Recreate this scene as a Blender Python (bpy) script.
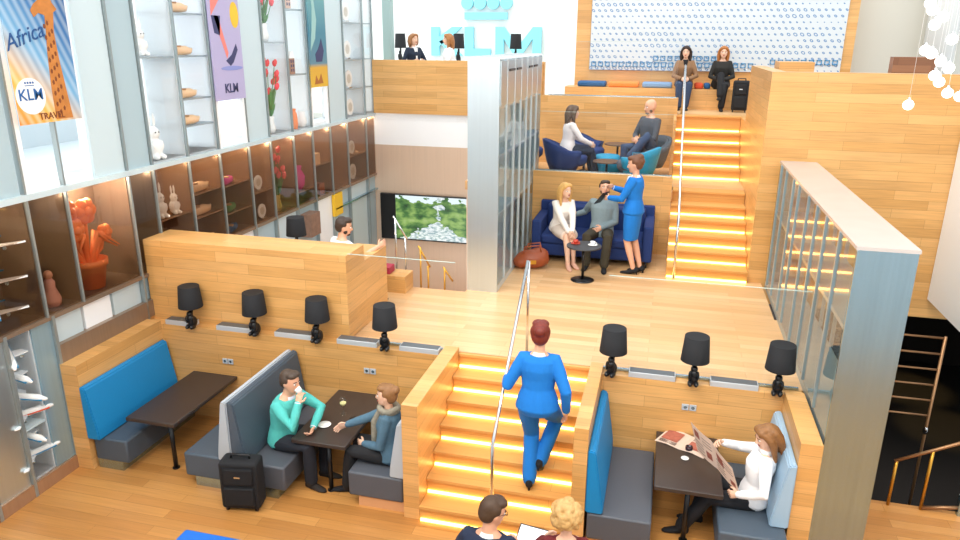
import bpy, bmesh, math, random
from mathutils import Vector, Matrix
C = bpy.context.scene
for o in list(bpy.data.objects): bpy.data.objects.remove(o)
COL = C.collection
PI = math.pi
random.seed(7)

# ------------------------------------------------------------------ camera, sky, lights, exposure
cam_d = bpy.data.cameras.new('camera'); cam = bpy.data.objects.new('camera', cam_d); COL.objects.link(cam)
cam_d.sensor_width = 36.0; cam_d.lens = 720.5 / 960 * 36.0; cam_d.clip_end = 200
yaw, pitch, roll = 0.24968, 0.30789, 0.00632
fw = Vector((-math.sin(yaw) * math.cos(pitch), math.cos(yaw) * math.cos(pitch), -math.sin(pitch)))
rt0 = Vector((math.cos(yaw), math.sin(yaw), 0)); up0 = rt0.cross(fw)
rt = rt0 * math.cos(roll) + up0 * math.sin(roll)
up = rt.cross(fw)
cam.matrix_world = Matrix(((rt.x, up.x, -fw.x, 0), (rt.y, up.y, -fw.y, 0), (rt.z, up.z, -fw.z, 4.5), (0, 0, 0, 1)))
C.camera = cam

w = bpy.data.worlds.new('world'); C.world = w; w.use_nodes = True
bg = w.node_tree.nodes['Background']; bg.inputs[0].default_value = (0.90, 0.96, 1.0, 1); bg.inputs[1].default_value = 1.2

def area(name, loc, target, size, power, col):
    d = bpy.data.lights.new(name, 'AREA'); d.shape = 'RECTANGLE'; d.size, d.size_y = size; d.energy = power; d.color = col
    o = bpy.data.objects.new(name, d); COL.objects.link(o); o.location = loc
    o.rotation_euler = (Vector(target) - Vector(loc)).to_track_quat('-Z', 'Y').to_euler(); return o
sun_d = bpy.data.lights.new('sun', 'SUN'); sun_d.energy = 1.3; sun_d.angle = 0.5; sun_d.color = (1, .97, .92)
sun = bpy.data.objects.new('sun', sun_d); COL.objects.link(sun); sun.location = (-4, -2, 12)
sun.rotation_euler = Vector((0.30, 0.42, -1.0)).to_track_quat('-Z', 'Y').to_euler()
for k_, x_ in enumerate((-4.0, -.9, 2.2)): area('fill_light', (x_, 2.2, 5.95), (x_ * .9, 7.5, .8), (2.2, 1.0), 130, (1, .95, .88))  # unseen fill lights, added to brighten what faces the camera
vs = C.view_settings; vs.view_transform = 'Standard'; vs.look = 'None'; vs.gamma = 1; vs.exposure = 0.5; vs.use_curve_mapping = False

# ------------------------------------------------------------------ materials
def lin(h):
    if isinstance(h, str):
        v = [int(h[i:i + 2], 16) / 255 for i in (0, 2, 4)]
        return tuple((c / 12.92 if c <= .04045 else ((c + .055) / 1.055) ** 2.4) for c in v)
    return h
def mat(name, col, rough=.6, metal=0., emit=0., ecol=None, noise=0., nscale=30, spec=.5, sheen=0):
    m = bpy.data.materials.new(name); m.use_nodes = True; nt = m.node_tree
    b = nt.nodes['Principled BSDF']; c = lin(col)
    b.inputs['Base Color'].default_value = (*c, 1); b.inputs['Roughness'].default_value = rough; b.inputs['Metallic'].default_value = metal
    b.inputs['Specular IOR Level'].default_value = spec
    if emit: b.inputs['Emission Color'].default_value = (*lin(ecol or col), 1); b.inputs['Emission Strength'].default_value = emit
    if sheen: b.inputs['Sheen Weight'].default_value = sheen
    if noise:
        tc = nt.nodes.new('ShaderNodeTexCoord'); n = nt.nodes.new('ShaderNodeTexNoise'); n.inputs['Scale'].default_value = nscale; n.inputs['Detail'].default_value = 4
        nt.links.new(tc.outputs['Object'], n.inputs['Vector'])
        mx = nt.nodes.new('ShaderNodeMix'); mx.data_type = 'RGBA'
        mx.inputs[6].default_value = (*[max(0, k * (1 - noise)) for k in c], 1); mx.inputs[7].default_value = (*[min(1, k * (1 + noise)) for k in c], 1)
        nt.links.new(n.outputs['Fac'], mx.inputs[0]); nt.links.new(mx.outputs[2], b.inputs['Base Color'])
    return m
def auto_uv(nt):
    g = nt.nodes.new('ShaderNodeNewGeometry'); sp = nt.nodes.new('ShaderNodeSeparateXYZ'); sn = nt.nodes.new('ShaderNodeSeparateXYZ')
    nt.links.new(g.outputs['Position'], sp.inputs[0]); nt.links.new(g.outputs['True Normal'], sn.inputs[0])
    def gt(sock):
        a = nt.nodes.new('ShaderNodeMath'); a.operation = 'ABSOLUTE'; nt.links.new(sock, a.inputs[0])
        b = nt.nodes.new('ShaderNodeMath'); b.operation = 'GREATER_THAN'; b.inputs[1].default_value = .6; nt.links.new(a.outputs[0], b.inputs[0]); return b.outputs[0]
    fx, fz = gt(sn.outputs[0]), gt(sn.outputs[2])
    def mix(f, a, b):
        m = nt.nodes.new('ShaderNodeMix'); nt.links.new(f, m.inputs[0]); nt.links.new(a, m.inputs[2]); nt.links.new(b, m.inputs[3]); return m.outputs[0]
    u = mix(fx, sp.outputs[0], sp.outputs[1]); v = mix(fz, sp.outputs[2], sp.outputs[1])
    return u, v
def wood(name, c1, c2, ph=.11, pl=1.3, rough=.42, grain=.16, swap=False):
    m = bpy.data.materials.new(name); m.use_nodes = True; nt = m.node_tree; b = nt.nodes['Principled BSDF']; L = nt.links
    u, v = auto_uv(nt)
    if swap: u, v = v, u
    cm = nt.nodes.new('ShaderNodeCombineXYZ'); L.new(u, cm.inputs[0]); L.new(v, cm.inputs[1])
    br = nt.nodes.new('ShaderNodeTexBrick'); L.new(cm.outputs[0], br.inputs['Vector'])
    a1, a2 = lin(c1), lin(c2)
    br.inputs['Color1'].default_value = (*a1, 1); br.inputs['Color2'].default_value = (*a2, 1); br.inputs['Mortar'].default_value = (*[k * .62 for k in a2], 1)
    br.inputs['Scale'].default_value = 1; br.inputs['Mortar Size'].default_value = .0016; br.inputs['Brick Width'].default_value = pl; br.inputs['Row Height'].default_value = ph
    br.offset = .37; br.offset_frequency = 2; br.squash = 1
    def mul(s, k):
        n = nt.nodes.new('ShaderNodeMath'); n.operation = 'MULTIPLY'; L.new(s, n.inputs[0]); n.inputs[1].default_value = k; return n.outputs[0]
    c2n = nt.nodes.new('ShaderNodeCombineXYZ'); L.new(mul(u, 2.2), c2n.inputs[0]); L.new(mul(v, 42), c2n.inputs[1])
    nz = nt.nodes.new('ShaderNodeTexNoise'); nz.inputs['Scale'].default_value = 1; nz.inputs['Detail'].default_value = 6; L.new(c2n.outputs[0], nz.inputs['Vector'])
    fl = nt.nodes.new('ShaderNodeMath'); fl.operation = 'FLOOR'; L.new(mul(v, 1 / ph), fl.inputs[0])
    c3 = nt.nodes.new('ShaderNodeCombineXYZ'); L.new(mul(u, .55), c3.inputs[0]); L.new(mul(fl.outputs[0], 3.71), c3.inputs[1])
    n2 = nt.nodes.new('ShaderNodeTexNoise'); n2.inputs['Scale'].default_value = 1; n2.inputs['Detail'].default_value = 1; L.new(c3.outputs[0], n2.inputs['Vector'])
    ad = nt.nodes.new('ShaderNodeMath'); ad.operation = 'ADD'; L.new(nz.outputs['Fac'], ad.inputs[0]); L.new(n2.outputs['Fac'], ad.inputs[1])
    mr = nt.nodes.new('ShaderNodeMapRange'); mr.inputs[1].default_value = .6; mr.inputs[2].default_value = 1.4; mr.inputs[3].default_value = 1 - grain; mr.inputs[4].default_value = 1 + grain
    L.new(ad.outputs[0], mr.inputs[0])
    vm = nt.nodes.new('ShaderNodeVectorMath'); vm.operation = 'SCALE'; L.new(br.outputs['Color'], vm.inputs[0]); L.new(mr.outputs[0], vm.inputs['Scale'])
    L.new(vm.outputs[0], b.inputs['Base Color']); b.inputs['Roughness'].default_value = rough
    return m
def brushed(name, col, rough=.32, metal=.9, vary=.12, axis=2):
    m = bpy.data.materials.new(name); m.use_nodes = True; nt = m.node_tree; b = nt.nodes['Principled BSDF']; c = lin(col)
    u, v = auto_uv(nt); cm = nt.nodes.new('ShaderNodeCombineXYZ')
    for s, k, i in ((u, 30 if axis == 2 else 1.5, 0), (v, .6 if axis == 2 else 40, 1)):
        n = nt.nodes.new('ShaderNodeMath'); n.operation = 'MULTIPLY'; nt.links.new(s, n.inputs[0]); n.inputs[1].default_value = k; nt.links.new(n.outputs[0], cm.inputs[i])
    nz = nt.nodes.new('ShaderNodeTexNoise'); nz.inputs['Scale'].default_value = 1; nz.inputs['Detail'].default_value = 5; nt.links.new(cm.outputs[0], nz.inputs['Vector'])
    mx = nt.nodes.new('ShaderNodeMix'); mx.data_type = 'RGBA'; nt.links.new(nz.outputs['Fac'], mx.inputs[0])
    mx.inputs[6].default_value = (*[k * (1 - vary) for k in c], 1); mx.inputs[7].default_value = (*[min(1, k * (1 + vary)) for k in c], 1)
    nt.links.new(mx.outputs[2], b.inputs['Base Color']); b.inputs['Roughness'].default_value = rough; b.inputs['Metallic'].default_value = metal
    return m
def glass(name, tint=(1, 1, 1), ior=1.45, rough=.02):
    m = bpy.data.materials.new(name); m.use_nodes = True; nt = m.node_tree; nt.nodes.remove(nt.nodes['Principled BSDF'])
    out = nt.nodes['Material Output']; t = nt.nodes.new('ShaderNodeBsdfTransparent'); t.inputs[0].default_value = (*tint, 1)
    g = nt.nodes.new('ShaderNodeBsdfGlossy'); g.inputs['Roughness'].default_value = rough
    f = nt.nodes.new('ShaderNodeFresnel'); f.inputs[0].default_value = ior; mx = nt.nodes.new('ShaderNodeMixShader')
    ge = nt.nodes.new('ShaderNodeNewGeometry'); iv = nt.nodes.new('ShaderNodeMath'); iv.operation = 'SUBTRACT'; iv.inputs[0].default_value = 1; nt.links.new(ge.outputs['Backfacing'], iv.inputs[1])
    ml = nt.nodes.new('ShaderNodeMath'); ml.operation = 'MULTIPLY'; nt.links.new(f.outputs[0], ml.inputs[0]); nt.links.new(iv.outputs[0], ml.inputs[1])
    nt.links.new(ml.outputs[0], mx.inputs[0]); nt.links.new(t.outputs[0], mx.inputs[1]); nt.links.new(g.outputs[0], mx.inputs[2]); nt.links.new(mx.outputs[0], out.inputs[0])
    return m
def translucent(name, col, f=.75):
    m = bpy.data.materials.new(name); m.use_nodes = True; nt = m.node_tree; b = nt.nodes['Principled BSDF']; b.inputs['Base Color'].default_value = (*lin(col), 1); b.inputs['Roughness'].default_value = .4
    t = nt.nodes.new('ShaderNodeBsdfTranslucent'); t.inputs[0].default_value = (*lin(col), 1); mx = nt.nodes.new('ShaderNodeMixShader'); mx.inputs[0].default_value = f
    nt.links.new(b.outputs[0], mx.inputs[1]); nt.links.new(t.outputs[0], mx.inputs[2]); nt.links.new(mx.outputs[0], nt.nodes['Material Output'].inputs[0]); return m
MILK = translucent('milk_glass', 'FAFCFD'); MILK2 = translucent('milk_glass_thin', 'FAFCFD')
nt_ = MILK2.node_tree; tr_ = nt_.nodes.new('ShaderNodeBsdfTransparent'); mx_ = nt_.nodes.new('ShaderNodeMixShader'); mx_.inputs[0].default_value = .55
nt_.links.new([n for n in nt_.nodes if n.type == 'MIX_SHADER' and n != mx_][0].outputs[0], mx_.inputs[1]); nt_.links.new(tr_.outputs[0], mx_.inputs[2]); nt_.links.new(mx_.outputs[0], nt_.nodes['Material Output'].inputs[0])
PAPER = translucent('newsprint', 'FBE8D8', .4); FROST = translucent('frosted_panel', 'D9E7EA', .2); FROSTD = translucent('frosted_panel_blue', 'BDD1D7', .2)
OAK = wood('oak_wall', 'DFAC6C', 'CF9A58', ph=.125, pl=1.15, rough=.36, grain=.2)
OAKF = wood('oak_floor', 'CC9352', 'B77D40', ph=.13, pl=1.5, rough=.36)
OAKL = wood('oak_landing', 'E2B888', 'D3A470', ph=.13, pl=1.6, rough=.36, grain=.13)
OAKT = wood('oak_tread', 'DBA45C', 'CF974F', ph=.3, pl=2.2, grain=.08, rough=.6)
STEEL = brushed('brushed_steel', 'A9C2CF', .25, .95)
STEELW = brushed('pale_steel', 'C9D4D8', .3, .85, .06)
BRONZE = brushed('bronze_steel', 'EACFB6', .3, .3, .08)
BRONZED = brushed('dark_bronze', '94806E', .3, .45, .15)
BRONZEM = brushed('bronze_mid', 'B8977A', .26, .5, .15)
CHROME = mat('chrome', 'D8DADC', .18, 1.)
GLASS = glass('clear_glass'); GLASSR = glass('cabinet_glass', (.93, .96, .95), 1.6)
GLASSB = glass('bronze_glass', (.80, .74, .69), 1.5)
WHITE = mat('white_paint', 'F4F4F2', .6); WHITEP = mat('white_panel', 'F8F9F9', .35)
BEIGE = mat('beige_paint', 'CECCC1', .7)
LED = mat('led_strip', 'FFD37A', .5, emit=4.6, ecol=(1, .64, .17))
BLACK = mat('black_fabric', '15161A', .8); BLACKP = mat('black_plastic', '121316', .35); DARKV = mat('dark_carpet_shade', '1E1712', .95)  # dark carpet colour also holds the stairwell's shade, on its walls too
TABLE = mat('dark_table', '3A302C', .38, noise=.06); GREYS = mat('grey_vinyl', '53575F', .5, noise=.05, nscale=60)
GREYD = mat('slate_vinyl', '4A5764', .5, noise=.05, nscale=60); GREYL = mat('pale_grey_vinyl', 'B3BBC2', .5)
BLUEV = mat('blue_fabric', '0C82BE', .6, noise=.06, nscale=80); PALEB = mat('pale_blue_vinyl', '9DBAD0', .5, noise=.03)
NAVY = mat('navy_fabric', '16316B', .8, noise=.15, nscale=40); TEAL = mat('teal_fabric', '1F8FB5', .7)
SKIN = mat('skin', 'E0A98A', .5); SKIN2 = mat('skin_light', 'E9BCA0', .5); LIP = mat('lips', 'B5605A', .4); EYEW = mat('eye_white', 'F2EFEA', .3); EYED = mat('eye_dark', '2A2320', .3)
BROW = mat('brow', '5A4030', .8)
BRASS = mat('brass', 'C9963A', .3, .8); INK = mat('ink', '8A7468', .8); PHOTO = mat('photo_print', 'A8604E', .7, noise=.5, nscale=25)
ORANGE = mat('orange_paint', 'F98A4C', .45); CLOG = mat('clog_wood', 'F0C79C', .5); PORC = mat('porcelain', 'F6F5F1', .25); PINK = mat('pink_glass', 'E64FB0', .2); RED = mat('red_petal', 'E84C55', .5)
GREEN = mat('leaf_green', '4F8A4C', .5); YELLOW = mat('yellow_print', 'F0C02A', .5); LEATHER = mat('tan_leather', '9C4C28', .4, noise=.15, nscale=12)
CYAN = mat('sign_blue', '8FE4F5', .4); BULB = mat('bulb_glow', 'FFFFFF', .3, emit=1.3, ecol=(1, .97, .9))
CUSHB = mat('cushion_blue', '22598C', .8); CUSHO = mat('cushion_orange', 'F08A3C', .8); CUSHP = mat('cushion_pale_blue', '7C9CC0', .8)

# ------------------------------------------------------------------ geometry helpers
class G:
    def __init__(s): s.bm = bmesh.new(); s.mi = 0
    def _mark(s, vs_):
        fs = set(f for v in vs_ for f in v.link_faces)
        for f in fs: f.material_index = s.mi
    def box(s, a, b, bev=0, seg=2):
        a, b = Vector(a), Vector(b)
        r = bmesh.ops.create_cube(s.bm, size=1, matrix=Matrix.Translation((a + b) / 2) @ Matrix.Diagonal((*[abs(k) for k in (b - a)], 1)))
        v = r['verts']; s._mark(v)
        if bev:
            es = list(set(e for q in v for e in q.link_edges))
            r2 = bmesh.ops.bevel(s.bm, geom=es, offset=bev, segments=seg, affect='EDGES', profile=.5)
            for f in r2['faces']: f.material_index = s.mi; f.smooth = True
        return s
    def prism(s, pts, axis, lo, hi):
        """polygon pts in the two other axes, extruded along axis"""
        def P(p, h): return {'x': (h, p[0], p[1]), 'y': (p[0], h, p[1]), 'z': (p[0], p[1], h)}[axis]
        A = [s.bm.verts.new(P(p, lo)) for p in pts]; B = [s.bm.verts.new(P(p, hi)) for p in pts]; n = len(pts)
        fs = [s.bm.faces.new(A), s.bm.faces.new(list(reversed(B)))]
        for i in range(n): fs.append(s.bm.faces.new((A[i], B[i], B[(i + 1) % n], A[(i + 1) % n])))
        for f in fs: f.material_index = s.mi
        bmesh.ops.recalc_face_normals(s.bm, faces=fs); return s
    def rings(s, rs, n=12, cap=True, smooth=True):
        """rs: (centre, U vector, V vector) rings"""
        prev = None; first = None; fs = []
        for c, u, v in rs:
            c, u, v = Vector(c), Vector(u), Vector(v)
            ring = [s.bm.verts.new(c + u * math.cos(2 * PI * i / n) + v * math.sin(2 * PI * i / n)) for i in range(n)]
            if prev:
                for i in range(n): fs.append(s.bm.faces.new((prev[i], prev[(i + 1) % n], ring[(i + 1) % n], ring[i])))
            else: first = ring
            prev = ring
        if smooth:
            for f in fs: f.smooth = True
        if cap: fs.append(s.bm.faces.new(list(reversed(first)))); fs.append(s.bm.faces.new(prev))
        for f in fs: f.material_index = s.mi
        bmesh.ops.recalc_face_normals(s.bm, faces=fs); return s
    def tube(s, pts, r, n=10, round_=False):
        pts = [Vector(p) for p in pts]; rad = r if isinstance(r, (list, tuple)) else [r] * len(pts)
        rs = []; ref = None
        for i, p in enumerate(pts):
            d = ((pts[min(i + 1, len(pts) - 1)] - p).normalized() + (p - pts[max(i - 1, 0)]).normalized())
            if d.length < 1e-6: d = Vector((0, 0, 1))
            d.normalize()
            if ref is None: ref = Vector((0, 0, 1)) if abs(d.z) < .9 else Vector((1, 0, 0))
            u = d.cross(ref).normalized(); v = d.cross(u).normalized(); ref = -v if v.length else ref
            ref = (u.cross(d)).normalized()
            if round_ and i == 0:
                for k in (80, 45): rs.append((p - d * rad[i] * math.sin(math.radians(k)), u * rad[i] * math.cos(math.radians(k)), v * rad[i] * math.cos(math.radians(k))))
            rs.append((p, u * rad[i], v * rad[i]))
            if round_ and i == len(pts) - 1:
                for k in (45, 80): rs.append((p + d * rad[i] * math.sin(math.radians(k)), u * rad[i] * math.cos(math.radians(k)), v * rad[i] * math.cos(math.radians(k))))
        return s.rings(rs, n)
    def lathe(s, c, prof, n=24):
        c = Vector(c); return s.rings([(c + Vector((0, 0, z)), (r, 0, 0), (0, r, 0)) for r, z in prof], n)
    def ell(s, c, rad, rot=None, n=14, m=9):
        M_ = Matrix.Translation(c) @ (rot.to_4x4() if rot else Matrix()) @ Matrix.Diagonal((*rad, 1))
        r = bmesh.ops.create_uvsphere(s.bm, u_segments=n, v_segments=m, radius=1, matrix=M_)
        s._mark(r['verts'])
        for f in set(f for v in r['verts'] for f in v.link_faces): f.smooth = True
        return s
    def mesh(s, name):
        me = bpy.data.meshes.new(name); s.bm.to_mesh(me); s.bm.free(); return me
    def build(s, name, m, parent=None, loc=None):
        me = s.mesh(name)
        for k in (m if isinstance(m, (list, tuple)) else [m]): me.materials.append(k)
        o = bpy.data.objects.new(name, me); COL.objects.link(o)
        if parent: o.parent = parent
        if loc: o.location = loc
        return o
def tag(o, label, cat, group=None, kind=None):
    o['label'] = label; o['category'] = cat
    if group: o['group'] = group
    if kind: o['kind'] = kind
    return o
def thing(name, label, cat, loc=(0, 0, 0), rz=0, group=None):
    o = bpy.data.objects.new(name, None); COL.objects.link(o); o.location = loc; o.rotation_euler = (0, 0, rz); o.empty_display_size = .05
    return tag(o, label, cat, group)
def struct(name, g, m, parent=None):
    o = g.build(name, m, parent)
    if not parent: o['kind'] = 'structure'
    return o
def BX(*ab, bev=0):
    g = G()
    for a, b in ab: g.box(a, b, bev)
    return g
def copy_tree(o, loc, label=None, parent=None, rz=None):
    c = o.copy(); COL.objects.link(c)
    if parent: c.parent = parent
    else:
        c.location = loc
        if rz is not None: c.rotation_euler = (0, 0, rz)
        if label: c['label'] = label
    for ch in o.children: copy_tree(ch, None, None, c)
    return c
def text_mesh(txt, size, extrude=.002, shear=0, bold=0):
    cu = bpy.data.curves.new('txt', 'FONT'); cu.body = txt; cu.size = size; cu.extrude = extrude; cu.shear = shear; cu.offset = bold
    cu.align_x = 'CENTER'; cu.align_y = 'CENTER'
    o = bpy.data.objects.new('txt', cu); COL.objects.link(o)
    bpy.context.view_layer.update(); dg = bpy.context.evaluated_depsgraph_get()
    me = bpy.data.meshes.new_from_object(o.evaluated_get(dg)); bpy.data.objects.remove(o); return me
def put_text(name, txt, size, m, parent, M4, **k):
    me = text_mesh(txt, size, **k); me.materials.clear(); me.materials.append(m)
    o = bpy.data.objects.new(name, me); COL.objects.link(o); o.parent = parent; o.matrix_local = M4; return o
def remesh(g, vox, it=4, fac=.5):
    me = g.mesh('tmp'); o = bpy.data.objects.new('tmp', me); COL.objects.link(o)
    r = o.modifiers.new('r', 'REMESH'); r.mode = 'VOXEL'; r.voxel_size = vox; r.use_smooth_shade = True
    sm = o.modifiers.new('s', 'SMOOTH'); sm.iterations = it; sm.factor = fac
    bpy.context.view_layer.update(); dg = bpy.context.evaluated_depsgraph_get()
    out = bpy.data.meshes.new_from_object(o.evaluated_get(dg)); bpy.data.objects.remove(o); bpy.data.meshes.remove(me)
    out.materials.clear(); return out

# ================================================================== STRUCTURE
H1 = 1.18; HL = 2.2; HT = 3.2
struct('floor', BX(((-6.6, 1.1, -.2), (6, 7.2, 0))), OAKF)
struct('floor', BX(((-5.98, 7.12, 1.0), (-2.05, 9.1, H1)), ((-2.05, 7.135, 1.0), (-.58, 9.1, H1)), ((-.58, 7.12, 1.0), (1.98, 9.1, H1)), ((-2.53, 9.1, 1.0), (1.5, 12.0, H1))), OAKL)
struct('floor', BX(((-3.3, 11.85, 2.05), (.17, 14.3, HL)), ((.17, 12.32, 2.05), (1.3, 13.2, HL))), OAKL)
struct('floor', BX(((-2.4, 14.45, 3.0), (1.6, 16.2, HT))), OAKL)
struct('floor', BX(((-9, 14.4, 2.9), (-2.4, 20, 3.0))), BEIGE)
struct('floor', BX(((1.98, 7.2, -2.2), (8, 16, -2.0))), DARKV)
struct('reflection_wall', BX(((-6.6, .9, 0), (6, 1.1, 2.6))), mat('reflection_blue', 'D3E6F0', .6))  # unseen wall, added so the steel end panel reflects pale blue
struct('floor_gallery', BX(((-6.6, -4.0, 2.6), (6, 1.1, 2.75))), OAKF)
struct('shade_slab', BX(((-6.6, -.6, 6.0), (6, 3.6, 6.2))), WHITE)  # unseen slab, added to keep sky and sun off the foreground
# booth walls
LG = 1.19
YB = 6.95
struct('wall_booth_back', BX(((-5.98, YB, 0), (-2.21, 7.12, LG)), ((-.45, YB, 0), (1.51, 7.12, LG))), OAK)
struct('wall_booth_left', BX(((-5.98, 5.6, 0), (-5.78, YB, 1.235))), OAK)
struct('wall_stair_left', BX(((-2.21, 5.69, 0), (-2.05, 7.12, 1.24))), OAK)
struct('wall_stair_right', BX(((-.58, 5.69, 0), (-.45, 7.12, 1.24))), OAK)
struct('wall_booth_right', BX(((1.33, 5.94, 0), (1.51, YB, 1.235))), OAK)
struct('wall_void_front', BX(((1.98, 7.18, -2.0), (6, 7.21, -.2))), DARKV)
# planter box behind the lamps and the lower wall that carries on from it
struct('wall_box', BX(((-6.0, 7.095, 1.19), (-3.36, 7.6, 2.2))), OAK)
struct('wall_low', BX(((-3.76, 7.6, H1), (-3.36, 8.3, 2.0))), OAK)
struct('wall_ledge', BX(((-5.98, 8.72, H1), (-3.75, 9.1, 1.6))), OAK)
# sofa wall, lounge back wall
struct('wall_sofa', BX(((-2.09, 11.72, H1), (.15, 11.87, 2.46))), OAK)
struct('wall_lounge_back', BX(((-2.4, 14.25, HL), (.16, 14.45, 3.5)), ((-3.3, 14.25, HL), (-2.4, 14.45, 3.5)), ((-2.6, 14.25, 3.5), (-2.42, 14.4, 4.1))), OAK)
struct('wall_stair_end', BX(((1.3, 13.4, 2.0), (1.6, 14.45, 3.2))), OAK)
struct('wall_bench_back', BX(((3.35, 13.0, 3.6), (3.95, 13.2, 4.3)),), wood('brown_wood', '9A6A4A', '7D5238'))
struct('trim_post', BX(((-5.98, 15.0, 2.9), (-5.80, 15.2, 6.5))), mat('green_grey_frame', '9DB5B2', .4))
# big oak box to the right of the stairs
struct('wall_oak_front', BX(((1.3, 10.6, .87), (5.2, 10.8, 4.13))), OAK)
struct('wall_oak_side', BX(((1.3, 10.8, H1), (1.5, 13.4, 4.13))), OAK)
struct('wall_oak_back', BX(((1.5, 13.2, 3.0), (5.2, 13.4, 4.0)), ((1.6, 12.3, 3.0), (2.1, 12.9, 4.22))), OAK)
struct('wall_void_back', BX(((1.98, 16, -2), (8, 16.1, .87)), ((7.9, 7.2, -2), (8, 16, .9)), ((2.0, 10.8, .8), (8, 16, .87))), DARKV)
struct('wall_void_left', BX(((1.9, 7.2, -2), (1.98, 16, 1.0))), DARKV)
struct('wall_right', BX(((3.66, 2.5, 1.15), (3.8, 10.58, 5.2))), WHITEP)
# far walls
struct('wall_back', BX(((-11, 20, 2.5), (-1.95, 20.2, 9))), WHITE)
struct('wall_tile', BX(((-2.03, 16.25, 3.2), (3.4, 16.45, 6.5)), ((-2.03, 16.15, 3.2), (-1.73, 16.25, 6.5)), ((3.23, 16.15, 3.2), (3.42, 16.25, 6.5)),
    ((-1.73, 16.15, 3.2), (3.23, 16.25, 3.92))), OAK)
struct('wall_far_right', BX(((3.42, 17.0, 2.5), (12, 17.2, 8))), BEIGE)
g = G(); g.tube([(5.05, 16.6, 2.5), (5.05, 16.6, 8)], .28, 24); struct('trim_column', g, mat('column_white', 'D2D3D0', .5))
struct('trim_window_far', BX(((5.95, 16.9, 4.2), (6.1, 17.0, 6)), ((5.95, 16.9, 4.2), (8, 17.0, 4.3))), mat('grey_frame', '8C8C88', .5))
struct('window_far', BX(((6.1, 16.94, 4.3), (8, 16.96, 6))), GLASS)
# screen wall below the balcony
struct('wall_screen', BX(((-6.4, 14.4, -2), (-2.0, 14.5, 2.39))), BRONZE)
struct('wall_screen_band', BX(((-6.4, 14.4, 2.39), (-2.0, 14.5, 3.05))), WHITEP)
struct('wall_balcony', BX(((-5.98, 14.36, 3.05), (-2.4, 14.5, 4.12))), OAK)
struct('floor', BX(((-6.0, 9.1, -2.1), (-2.0, 14.4, -2.0))), OAKF)
struct('wall_well_left', BX(((-6.05, 9.1, -2.0), (-5.99, 14.4, .0))), WHITEP)
struct('wall_well_right', BX(((-2.5, 9.2, -2.0), (-2.44, 12.0, 1.17)), ((-3.3, 11.95, -2), (-3.24, 14.4, 2.05)), ((-3.3, 11.95, -2), (-2.44, 12.0, 2.05))), BRONZE)
# tile picture panel with blue printed marks
def tile_material():
    m = bpy.data.materials.new('blue_print_tiles'); m.use_nodes = True; nt = m.node_tree; b = nt.nodes['Principled BSDF']; L = nt.links
    u, v = auto_uv(nt)
    def op(o, a, k=None, k2=None):
        n = nt.nodes.new('ShaderNodeMath'); n.operation = o
        if hasattr(a, 'links'): L.new(a, n.inputs[0])
        else: n.inputs[0].default_value = a
        if k is not None:
            if hasattr(k, 'links'): L.new(k, n.inputs[1])
            else: n.inputs[1].default_value = k
        return n.outputs[0]
    T = .125; us = op('DIVIDE', u, T); vs2 = op('DIVIDE', v, T * .92)
    row = op('FLOOR', vs2); uo = op('ADD', us, op('MULTIPLY', op('MODULO', row, 2.), .5)); col = op('FLOOR', uo)
    fu = op('SUBTRACT', op('FRACT', uo), .5); fv = op('SUBTRACT', op('FRACT', vs2), .5)
    c = nt.nodes.new('ShaderNodeCombineXYZ'); L.new(op('MULTIPLY', col, .09), c.inputs[0]); L.new(op('MULTIPLY', row, 1.37), c.inputs[1])
    ns = nt.nodes.new('ShaderNodeTexNoise'); ns.inputs['Scale'].default_value = 1.0; ns.inputs['Detail'].default_value = 2; L.new(c.outputs[0], ns.inputs['Vector'])
    mr = nt.nodes.new('ShaderNodeMapRange'); mr.inputs[1].default_value = .35; mr.inputs[2].default_value = .65; mr.inputs[3].default_value = .10; mr.inputs[4].default_value = .34; L.new(ns.outputs['Fac'], mr.inputs[0])
    sk = op('ADD', fu, op('MULTIPLY', fv, .45))
    d = op('SQRT', op('ADD', op('MULTIPLY', sk, sk), op('MULTIPLY', fv, fv)))
    inside = op('LESS_THAN', d, mr.outputs[0]); hole = op('GREATER_THAN', d, op('SUBTRACT', mr.outputs[0], .15))
    f = op('MULTIPLY', inside, hole)
    mx = nt.nodes.new('ShaderNodeMix'); mx.data_type = 'RGBA'; L.new(op('MULTIPLY', f, .85), mx.inputs[0])
    mx.inputs[6].default_value = (*lin('CDD4D8'), 1); mx.inputs[7].default_value = (*lin('3878AE'), 1); L.new(mx.outputs[2], b.inputs['Base Color']); b.inputs['Roughness'].default_value = .3
    return m
o = BX(((-1.72, 16.1, 3.93), (3.22, 16.15, 6.4))).build('tile_panel', tile_material()); tag(o, 'wide white wall panel patterned with rows of small blue motifs, in oak frame', 'wall panel')
g = G()   # rows of small blue outlined house tiles along the foot of the panel
for r, (x0, x1, z) in enumerate(((-1.68, 1.0, 4.0), (-.4, .95, 4.13), (1.9, 3.1, 4.08), (1.2, 1.6, 4.0))):
    x = x0
    while x < x1:
        for a, b in (((x, z), (x + .1, z + .018)), ((x, z + .08), (x + .1, z + .098)), ((x, z), (x + .018, z + .098)), ((x + .082, z), (x + .1, z + .098))):
            g.box((a[0], 16.085, a[1]), (b[0], 16.1, b[1]))
        x += .145
b_ = g.build('house_motifs', mat('motif_blue', '4A92C4', .5), o); b_['kind'] = 'stuff'

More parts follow.
